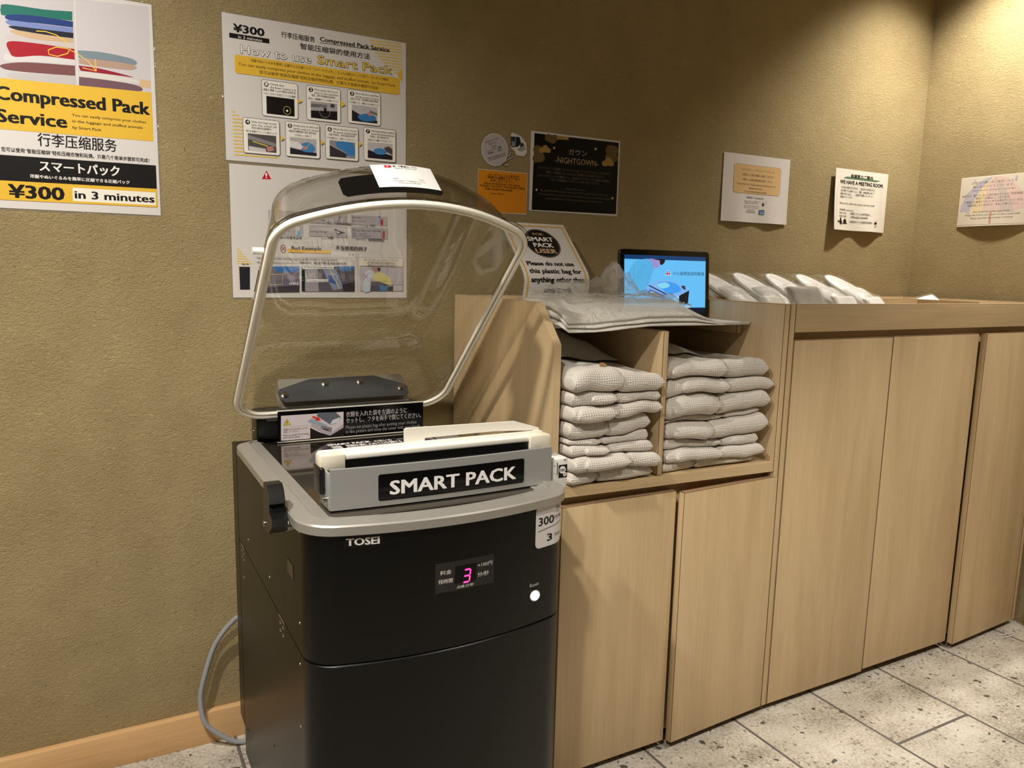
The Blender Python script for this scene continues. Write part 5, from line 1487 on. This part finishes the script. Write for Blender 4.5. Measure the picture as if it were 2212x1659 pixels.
# ================================================================== SOFT THINGS
def nz(x, y, z): return noise.noise(Vector((x, y, z)))
def pillow(bm, x0, x1, y0, y1, fb, ft, nx=40, ny=22, rad=0.5, wav=0.006, seed=0.0, mi=0, rmin=0.0):
    """closed cushion between the lower surface fb(x,y) and the upper surface ft(x,y); rad = edge radius in thicknesses"""
    uvl = bm.loops.layers.uv.verify()
    cx, cy, hx, hy = (x0 + x1) / 2, (y0 + y1) / 2, (x1 - x0) / 2, (y1 - y0) / 2
    th = max(.001, ft(cx, cy) - fb(cx, cy)); r = min(max(th * rad, rmin), hx * .9, hy * .9)
    def stops(h, n):
        e = [r * k for k in (0, .04, .14, .32, .58, 1.0)]
        m_ = max(2, n - 10); inner = [-h + r + (2 * h - 2 * r) * i / m_ for i in range(1, m_)]
        return [-h + q for q in e] + inner + [h - q for q in e[::-1]]
    def edge(d):
        d = min(max(d, 0.0), r); return math.sqrt(max(0.0, 1 - ((r - d) / r) ** 2))
    S, T = stops(hx, nx), stops(hy, ny)
    top = []; bot = []; uv = {}
    for t in T:
        rt, rb = [], []
        for s_ in S:
            e = edge(hx - abs(s_)) * edge(hy - abs(t))
            X = cx + s_; Y = cy + t
            X += wav * nz(Y * 14, seed, 1.3) * abs(s_ / hx) ** 3; Y += wav * nz(X * 14, seed, 5.1) * abs(t / hy) ** 3
            b, a = fb(X, Y), ft(X, Y); mid = b + (a - b) * .46
            va = bm.verts.new((X, Y, mid + (a - mid) * e)); vb = bm.verts.new((X, Y, mid + (b - mid) * e))
            uv[va] = (X, Y + va.co.z); uv[vb] = (X, Y - vb.co.z + 2 * mid)
            rt.append(va); rb.append(vb)
        top.append(rt); bot.append(rb)
    fs = []
    for j in range(len(T) - 1):
        for i in range(len(S) - 1):
            fs.append(bm.faces.new((top[j][i], top[j][i + 1], top[j + 1][i + 1], top[j + 1][i])))
            fs.append(bm.faces.new((bot[j][i], bot[j + 1][i], bot[j + 1][i + 1], bot[j][i + 1])))
    for f in fs:
        f.material_index = mi
        for l in f.loops: l[uvl].uv = uv[l.vert]
    bmesh.ops.remove_doubles(bm, verts=[v for r_ in top + bot for v in r_], dist=1e-5)

def robe_stack(x0, x1, y0, base, thick, ends, cords, labels, group, seed, depth=.36, lobes=None, fronts=None):
    """folded robes one on another; neighbours share the wavy surface between them"""
    n = len(thick); zc = [base]
    for t in thick: zc.append(zc[-1] + t)
    def inter(k):
        amp = .0095 * min(1, k / 1.5) if k else 0.0
        if k == n: amp = .013
        return lambda x, y: zc[k] + amp * (nz(x * 8.5, y * 5, seed + k * .45) + .5 * nz(x * 19, y * 9, seed + k * .6)) + (0 if k == 0 else .004 * math.sin((x - x0) * 11 + k))
    for k in range(n):
        fb, ft = inter(k), inter(k + 1)
        xa, xb = ends[k]; ya = y0 + (fronts[k] if fronts else .006 * math.sin(k * 2.1))
        g = lambda f, d: (lambda x, y: f(x, y) + d)
        root = thing('folded_robe', ((xa + xb) / 2, ya + depth / 2, zc[k]), labels[k], 'robe', group)
        cxk = cords[k]
        def pinch(f, sgn):
            return lambda x, y: f(x, y) + sgn * (.0045 * math.exp(-((x - cxk) / .007) ** 2))
        fa, fc = pinch(g(fb, .0006), 1), pinch(g(ft, -.0006), -1)
        bm = bmesh.new()
        lb = lobes[k] if lobes else .5
        pillow(bm, xa, xb, ya, ya + depth, fa, fc, 60, 26, .42, .008, seed + k)
        finish('folded_body', bm, ROBE, root, smooth=True)
        # the turned-in sleeve end showing as an inner fold at the front left
        if lb > 0:
            xl = cxk - .003
            bm = bmesh.new()
            m0 = lambda x, y: fa(x, y) + .05 * (fc(x, y) - fa(x, y)); m1 = lambda x, y: fa(x, y) + (.86 + .06 * math.sin(k * 1.7)) * (fc(x, y) - fa(x, y))
            pillow(bm, xa + .030 + .022 * math.sin(k * 3.3), xl, ya - .010, ya + .10, m0, m1, 34, 14, .5, .006, seed + k + 3)
            finish('front_fold', bm, ROBE, root, smooth=True)
        P = []
        for j in range(13):
            t = j / 12; y = ya + depth * .45 * (1 - t) - .001 * t; P.append((cxk, y, fc(cxk, y) + .001 if t < .9 else fc(cxk, ya + .02) - .003))
        zb, zt = fa(cxk, ya + .02), fc(cxk, ya + .02)
        tb = zt - zb
        P = [(cxk + .004 * math.sin(j), ya + depth * .4 * (1 - j / 6) + .018, fc(cxk, ya + depth * .4 * (1 - j / 6) + .018) + .0006) for j in range(7)]
        P += [(cxk + .002, ya + .006, zt - tb * .12), (cxk + .003, ya - .0025, zt - tb * .35), (cxk + .001, ya - .0025, zb + tb * .35), (cxk - .003, ya + .006, zb + tb * .10)]
        tube('tie_cord', catmull(P, 4), .0016, CORD, root, 6)
    return zc[-1], inter(n)

LN = ['lowest robe of the left stack, lying on the shelf board', 'second robe up in the left stack, with a wrinkled right sleeve', 'third robe up in the left stack', 'thin fourth robe up in the left stack',
      'fifth robe up in the left stack', 'third robe down in the left stack', 'second robe down in the left stack', 'topmost of the left stack, with a brown button']
LN = ['white folded waffle robe, ' + t for t in LN]
d0, topf = robe_stack(.876, 1.122, 1.352, .7100, [.028, .034, .028, .018, .034, .030, .028, .050],
    [(.884, 1.115), (.888, 1.122), (.883, 1.108), (.882, 1.098), (.883, 1.102), (.882, 1.124), (.882, 1.118), (.882, 1.126)],
    [.962, 1.035, .985, .968, .984, .995, .998, 1.002], LN, 'folded robes in the left stack', 3.0,
    lobes=[0, .62, .45, 0, 0, .48, .45, 0], fronts=[.0, -.016, -.004, .004, .0, -.014, -.008, -.018])
btn = next(o for o in COL.objects if o.get('label', '').startswith('white folded waffle robe, topmost of the left'))
bx, by = .978, 1.372
cyl('button', (bx, by, topf(bx, by) + .0008), (bx, by - .001, topf(bx, by) + .003), .0085, BUTTONB, btn, 20)
# robe lying further back on top of the left stack
root = thing('folded_robe', (.98, 1.70, d0), 'white folded robe slumped at the back on top of the left stack', 'robe')
bm = bmesh.new()
pillow(bm, .882, 1.126, 1.51, 1.862, lambda x, y: topf(x, y) + .0015, lambda x, y: topf(x, y) + .008 + .062 * max(0.0, 1 - ((x - .90) / .26) ** 2) * max(.15, min(1, (y - 1.50) / .09)), 40, 26, .8, .006, 8.2)
finish('folded_body', bm, ROBE, root, smooth=True)

RN = ['lowest robe of the right stack, flat on the shelf board', 'second robe up in the right stack, with a pale cord loop', 'third robe up in the right stack', 'fourth robe up in the right stack, with a broad waffle front',
      'thin fifth robe up in the right stack', 'third robe down in the right stack, with a rolled left fold', 'second robe down in the right stack, reaching far right', 'topmost robe of the right stack, bulging at the left']
RN = ['white folded waffle robe, ' + t for t in RN]
d1, topr = robe_stack(1.160, 1.50, 1.372, .7060, [.020, .031, .022, .044, .013, .052, .034, .044],
    [(1.160, 1.455), (1.164, 1.486), (1.160, 1.470), (1.160, 1.490), (1.164, 1.474), (1.162, 1.497), (1.158, 1.506), (1.160, 1.496)],
    [1.262, 1.338, 1.345, 1.305, 1.352, 1.325, 1.352, 1.345], RN, 'folded robes in the right stack', 11.0,
    lobes=[0, .56, 0, .40, 0, .46, .55, .52], fronts=[.004, -.008, .004, -.004, .010, -.006, -.002, .004])
root = thing('folded_robe', (1.26, 1.70, d1), 'white folded robe at the back left on top of the right stack', 'robe')
bm = bmesh.new()
pillow(bm, 1.158, 1.42, 1.50, 1.862, lambda x, y: topr(x, y) + .0015, lambda x, y: topr(x, y) + .006 + .040 * max(0.0, 1 - ((x - 1.16) / .26) ** 2) * max(.2, min(1, (y - 1.49) / .12)), 36, 24, .8, .006, 9.9)
finish('folded_body', bm, ROBE, root, smooth=True)

# ---- clear bags piled on the white shelf
def bag_sag(x, y): return -.017 * max(0, (1.404 - y) / .05) * max(0, min(1, (1.10 - x) / .15))
def bag_level(k):
    base = [0, .013, .028, .045][k]
    def f(x, y):
        e = min(1, max(0.12, (1.335 - x) / .10)) * min(1, max(.45, .45 + (y - 1.366) / .16)) * min(1, max(.3, (1.70 - y) / .12))
        b = .0006 * k + base * e * 1.25
        if k: b += .0042 * k / 3 * (nz(x * 9, y * 9, 2.0) + .6 * nz(x * 22, y * 14, 4.0 + k * .2)) * e
        return SZ + max(b, .0036 * k) + bag_sag(x, y)
    return f
for k in range(3):
    bm = bmesh.new(); fb, ft = bag_level(k), bag_level(k + 1)
    pillow(bm, .880 + .003 * (k % 2), 1.325 - .004 * ((k * 2) % 3), 1.366 + .003 * k, 1.610 - .004 * k, lambda x, y: fb(x, y) + .0007, lambda x, y: ft(x, y) - .0007, 60, 44, .5, .005, k + .5, 0, .012)
    tag(finish('plastic_bag', bm, BAGF if k < 2 else BAGM, smooth=True), 'clear plastic bag lying flat in the pile on the white shelf', 'plastic bag', 'flat bags piled on the white shelf')
top5 = bag_level(3)
bm = bmesh.new(); V = []
NX, NY = 70, 60
for j in range(NY + 1):
    row = []
    for i in range(NX + 1):
        x = .915 + .36 * i / NX; y = 1.43 + .175 * j / NY
        x += .006 * nz(y * 20, 1, 3); 
        ridge = (1 - abs(nz(x * 22, y * 22, 7.0))) ** 4 * .010 + (1 - abs(nz(x * 48, y * 48, 2.0))) ** 3 * .004
        peak = .085 * math.exp(-((x - 1.15) / .055) ** 2 - ((y - 1.572) / .035) ** 2) * (.75 + .6 * nz(x * 45, y * 45, 5))
        peak += .030 * math.exp(-((x - 1.03) / .09) ** 2 - ((y - 1.58) / .05) ** 2)
        row.append(bm.verts.new((x, y, top5(x, y) + .0015 + ridge + max(0, peak))))
    V.append(row)
for a, b in zip(V, V[1:]):
    for i in range(NX): bm.faces.new((a[i], a[i + 1], b[i + 1], b[i]))
bmesh.ops.solidify(bm, geom=list(bm.faces), thickness=.0003)
o = finish('crumpled_bag', bm, CRINKLE, smooth=True)
tag(o, 'crumpled clear plastic bag with a raised peak on top of the bag pile', 'plastic bag')
blue = ink('2a3c78')
s = Sheet(lambda u, v, h: (1.00 + u / 1000, 1.52 + v / 1000, top5(1.00 + u / 1000, 1.52 + v / 1000) + .0155 + h / 1000))
for r in range(7):
    s.line([(t, r * 8 + 3 * math.sin(t * .15 + r)) for t in range(r % 3 * 4, 62 - r * 3, 5)], 1.1, blue)
s.done('blue_print', o)

# ---- tablet screen standing on the white shelf
TX0, TX1, TY, TH = 1.2045, 1.5105, 1.628, .180
tab = thing('tablet_display', ((TX0 + TX1) / 2, TY, SZ), 'black framed screen showing a bending man and a packing machine, on the white shelf', 'screen')
TILT = math.radians(4)
def tp(u, v, h): # metres
    return Vector((TX0 + u, TY - .004 + v * math.sin(TILT) - h * math.cos(TILT), SZ + .001 + v * math.cos(TILT) + h * math.sin(TILT)))
bm = bmesh.new()
o_ = rrect(0, 0, TX1 - TX0, TH, .012, 6); i_ = rrect(.001, .001, TX1 - TX0 - .001, TH - .001, .011, 6)
add_loft(bm, [[tp(u, v, -.010) for u, v in i_], [tp(u, v, -.009) for u, v in o_], [tp(u, v, -.0012) for u, v in o_], [tp(u, v, 0) for u, v in i_]], True, True, True)
finish('casing', bm, mat('dark_grey_metal', (58, 56, 54), rough=.35, metal=.8), tab, angle=35)
def glow(code):
    c = {'k': (8, 10, 16), 'w': (245, 248, 252)}.get(code, code)
    return mat('screen_' + code, (4, 4, 5), rough=.15, emit=c, estr=1.0)
s = Sheet(lambda u, v, h: tp(u / 1000, v / 1000, .0002 + h / 1000))
p = rrect(2, 2, 304, 178, 10, 5); s.poly(p, BLACKG, .02)
p0, p1 = PRINT['tablet_screen'][0], PRINT['tablet_screen'][1]
uA = (p0[1][0][0] + p1[1][3][0]) / 2
s.rect(14.5, 13, 292, 165, mat('screen_dark', (6, 12, 30), rough=.15, emit=(6, 14, 36), estr=1.0))
s.rect(14.5, 154, 292, 165, glow('0f3c6e')); s.rect(14.5, 27, 292, 154, glow('64bef5'))
s.draw(PRINT['tablet_screen'][2:], glow); s.done('screen', tab)
box('stand', 1.30, 1.42, 1.634, 1.70, SZ, SZ + .004, GUNMETAL, tab, .001)
bm = bmesh.new(); vs = [bm.verts.new(p) for p in ((1.32, 1.695, SZ + .004), (1.40, 1.695, SZ + .004), (1.40, 1.643, 1.15), (1.32, 1.643, 1.15), (1.32, 1.699, SZ + .004), (1.40, 1.699, SZ + .004), (1.40, 1.647, 1.15), (1.32, 1.647, 1.15))]
for q in ((0, 1, 2, 3), (4, 5, 6, 7), (0, 1, 5, 4), (1, 2, 6, 5), (2, 3, 7, 6), (3, 0, 4, 7)): bm.faces.new([vs[i] for i in q])
finish('prop', bm, GUNMETAL, tab)
box('side_key', 1.5106, 1.5132, 1.634, 1.640, 1.108, 1.142, BLACKP, tab, .0006)

# ---- slippers in clear film along the back of the tray
def slipper_pack(loc, rot, label):
    root = thing('slipper_pack', (0, 0, 0), label, 'slippers', 'wrapped slippers in the tray')
    def outline(r, L, n=44):
        out = []
        for i in range(n):
            t = 2 * PI * i / n; y = -math.cos(t); w = math.sin(t)
            wd = r * (.86 + .14 * math.sin((y + .3) * 1.6)) if True else r
            out.append((math.copysign(abs(w) ** .8, w) * wd, y * L))
        return out
    for k in range(2):
        z = .002 + k * .020
        bm = bmesh.new(); L = .132
        lv = [(-.004, 0), (0, .003), (0, .008), (-.003, .011)]
        add_loft(bm, [[(x * (1 + a / .05), y * (1 + a / L), z + h) for x, y in outline(.063, L)] for a, h in lv], True, True, True)
        so = finish('slipper', bm, TERRY, root, smooth=True)
        bm = bmesh.new(); rows = []
        for j in range(13):
            y = -L * .97 + L * 1.02 * j / 12; row = []
            w = .063 * max(.2, math.sqrt(max(0, 1 - ((y) / (L * 1.03)) ** 2))) ** .8
            hgt = (.008 if k == 0 else .017) * (.45 + .55 * j / 12)
            for i in range(15):
                a = PI * i / 14; row.append(bm.verts.new((-w * math.cos(a), y, z + .010 + hgt * math.sin(a) * (1 if k else .8))))
            rows.append(row)
        for a, b in zip(rows, rows[1:]):
            for i in range(14): bm.faces.new((a[i], a[i + 1], b[i + 1], b[i]))
        bmesh.ops.solidify(bm, geom=list(bm.faces), thickness=.0022)
        finish('toe_cover', bm, TERRY, so, smooth=True)
    bm = bmesh.new()
    ft = lambda x, y: .040 + .013 * max(0, 1 - ((y + .06) / .10) ** 2) + .004 * nz(x * 40, y * 30, 2) ; fb = lambda x, y: -.0006
    pillow(bm, -.069, .069, -.139, .139, fb, ft, 26, 40, .6, .006, 3.0, 0, .035)
    finish('wrapper', bm, FILM, root, smooth=True)
    s = Sheet(lambda u, v, h: (u / 1000, v / 1000, ft(u / 1000, v / 1000) + .0006 + h / 1000))
    rnd = random.Random(7)
    for r in range(11):
        v = 92 - r * 8.0; u = -40
        while u < 42:
            w = rnd.uniform(4, 12); s.line([(u, v), (u + w, v + rnd.uniform(-.6, .6))], 1.0, ink('6a6668')); u += w + 2.5
    s.done('small_print', root)
    root.location = loc; root.rotation_euler = rot
    return root
def copy_tree(o, label):
    r = o.copy(); COL.objects.link(r); r['label'] = label
    for ch in o.children:
        c = ch.copy(); COL.objects.link(c); c.parent = r
        for g in ch.children:
            d = g.copy(); COL.objects.link(d); d.parent = c
    return r
SP = [((1.690, 1.744, 1.092), (.45, .08, .10), 'film-wrapped white slippers at the left end of the row, partly hidden behind the screen'),
      ((1.831, 1.744, 1.092), (.45, .08, .06), 'film-wrapped white slippers, second from the screen'),
      ((1.972, 1.744, 1.092), (.45, .08, .02), 'film-wrapped white slippers in the middle of the row, behind the small grey towel pack'),
      ((2.113, 1.744, 1.092), (.45, .08, .03), 'film-wrapped white slippers, second from the right end of the row'),
      ((2.254, 1.744, 1.092), (.45, .08, .0), 'film-wrapped white slippers at the right end of the row, nearest the wall corner')]
p0 = slipper_pack(SP[0][0], SP[0][1], SP[0][2])
for l, r, t in SP[1:]:
    q = copy_tree(p0, t); q.location = l; q.rotation_euler = r

# ---- flat packs at the front of the tray
def flat_pack(name, loc, rot, w, d, t, m, label, cat, group=None, txt=None):
    bm = bmesh.new()
    pillow(bm, -w / 2, w / 2, -d / 2, d / 2, lambda x, y: -t / 2 - .002 * nz(x * 20, y * 20, 1), lambda x, y: t / 2 + .004 * nz(x * 25, y * 18, 4), 24, 18, .5, .004, 2.2, 0, .015)
    root = thing(name, (0, 0, 0), label, cat, group)
    finish('folded_cloth', bm, m, root, smooth=True)
    bm = bmesh.new()
    pillow(bm, -w / 2 - .006, w / 2 + .006, -d / 2 - .008, d / 2 + .008, lambda x, y: -t / 2 - .0035, lambda x, y: t / 2 + .0055 + .002 * nz(x * 40, y * 40, 4), 26, 20, .5, .005, 6, 0, .022)
    finish('wrapper', bm, FILM, root, smooth=True)
    if txt:
        s = Sheet(lambda u, v, h: (u / 1000, v / 1000, t / 2 + .0095 + h / 1000)); s.text(txt, -28, -d * 500 + 12, 56, 9, ink('5a5658'), 1); s.done('pack_print', root)
    root.location = loc; root.rotation_euler = rot
    return root
TOW = m_terry('grey_white_towel', (186, 181, 174), .004, .0008)
flat_pack('towel_pack', (1.752, 1.498, 1.104), (math.radians(62), 0, .06), .132, .090, .022, TOW, 'small grey film-wrapped body towel standing up at the front of the tray', 'towel pack', txt='BODY TOWEL')
FP = [((1.622, 1.468, 1.066), (.85, .05, .2), 'small white wrapped pack beside the left front corner of the tray'),
      ((1.915, 1.476, 1.066), (.85, .04, -.1), 'small white wrapped pack to the right of the grey body towel'),
      ((2.050, 1.470, 1.064), (.82, -.05, .15), 'small white wrapped pack in front of the right-hand slippers')]
q0 = flat_pack('amenity_pack', FP[0][0], FP[0][1], .086, .135, .018, TERRY, FP[0][2], 'amenity pack', 'small white packs in the tray')
for l, r, t in FP[1:]:
    q = copy_tree(q0, t); q.location = l; q.rotation_euler = r
q = flat_pack('tissue_pack', (2.500, 1.640, 1.085), (.6, -.25, -.3), .11, .075, .012, mat('tissue_white', (240, 238, 234), rough=.8), 'loose white wrapped pack tilted up in the right part of the tray', 'amenity pack')
q = flat_pack('amenity_pack', (2.455, 1.76, 1.06), (.9, .1, .3), .10, .07, .014, TERRY, 'flat white pack left of the tilted pack in the right part of the tray', 'amenity pack')
comb = thing('wrapped_comb', (2.61, 1.60, 1.001), 'pale wrapped comb with its teeth up at the right of the tray', 'comb')
bm = bmesh.new(); add_box(bm, 2.565, 2.675, 1.603, 1.609, 1.074, 1.083, .0015)
for k in range(9): add_box(bm, 2.570 + k * .0115, 2.5745 + k * .0115, 1.603, 1.608, 1.0815, 1.101)
add_box(bm, 2.566, 2.572, 1.602, 1.610, 1.001, 1.078); add_box(bm, 2.668, 2.674, 1.602, 1.610, 1.001, 1.078)
finish('comb', bm, mat('ivory_plastic', (232, 222, 190), rough=.4), comb)
# wire twist on the floor
tag(tube('wire_tie', catmull([(2.60, 1.330, .003), (2.635, 1.322, .004), (2.665, 1.318, .003), (2.640, 1.308, .005), (2.61, 1.312, .003)], 6), .0016, WHITEP, n=6), 'thin white twist tie lying on the floor by the right cabinet door', 'twist tie')

bpy.data.objects.remove(_probe, do_unlink=True)
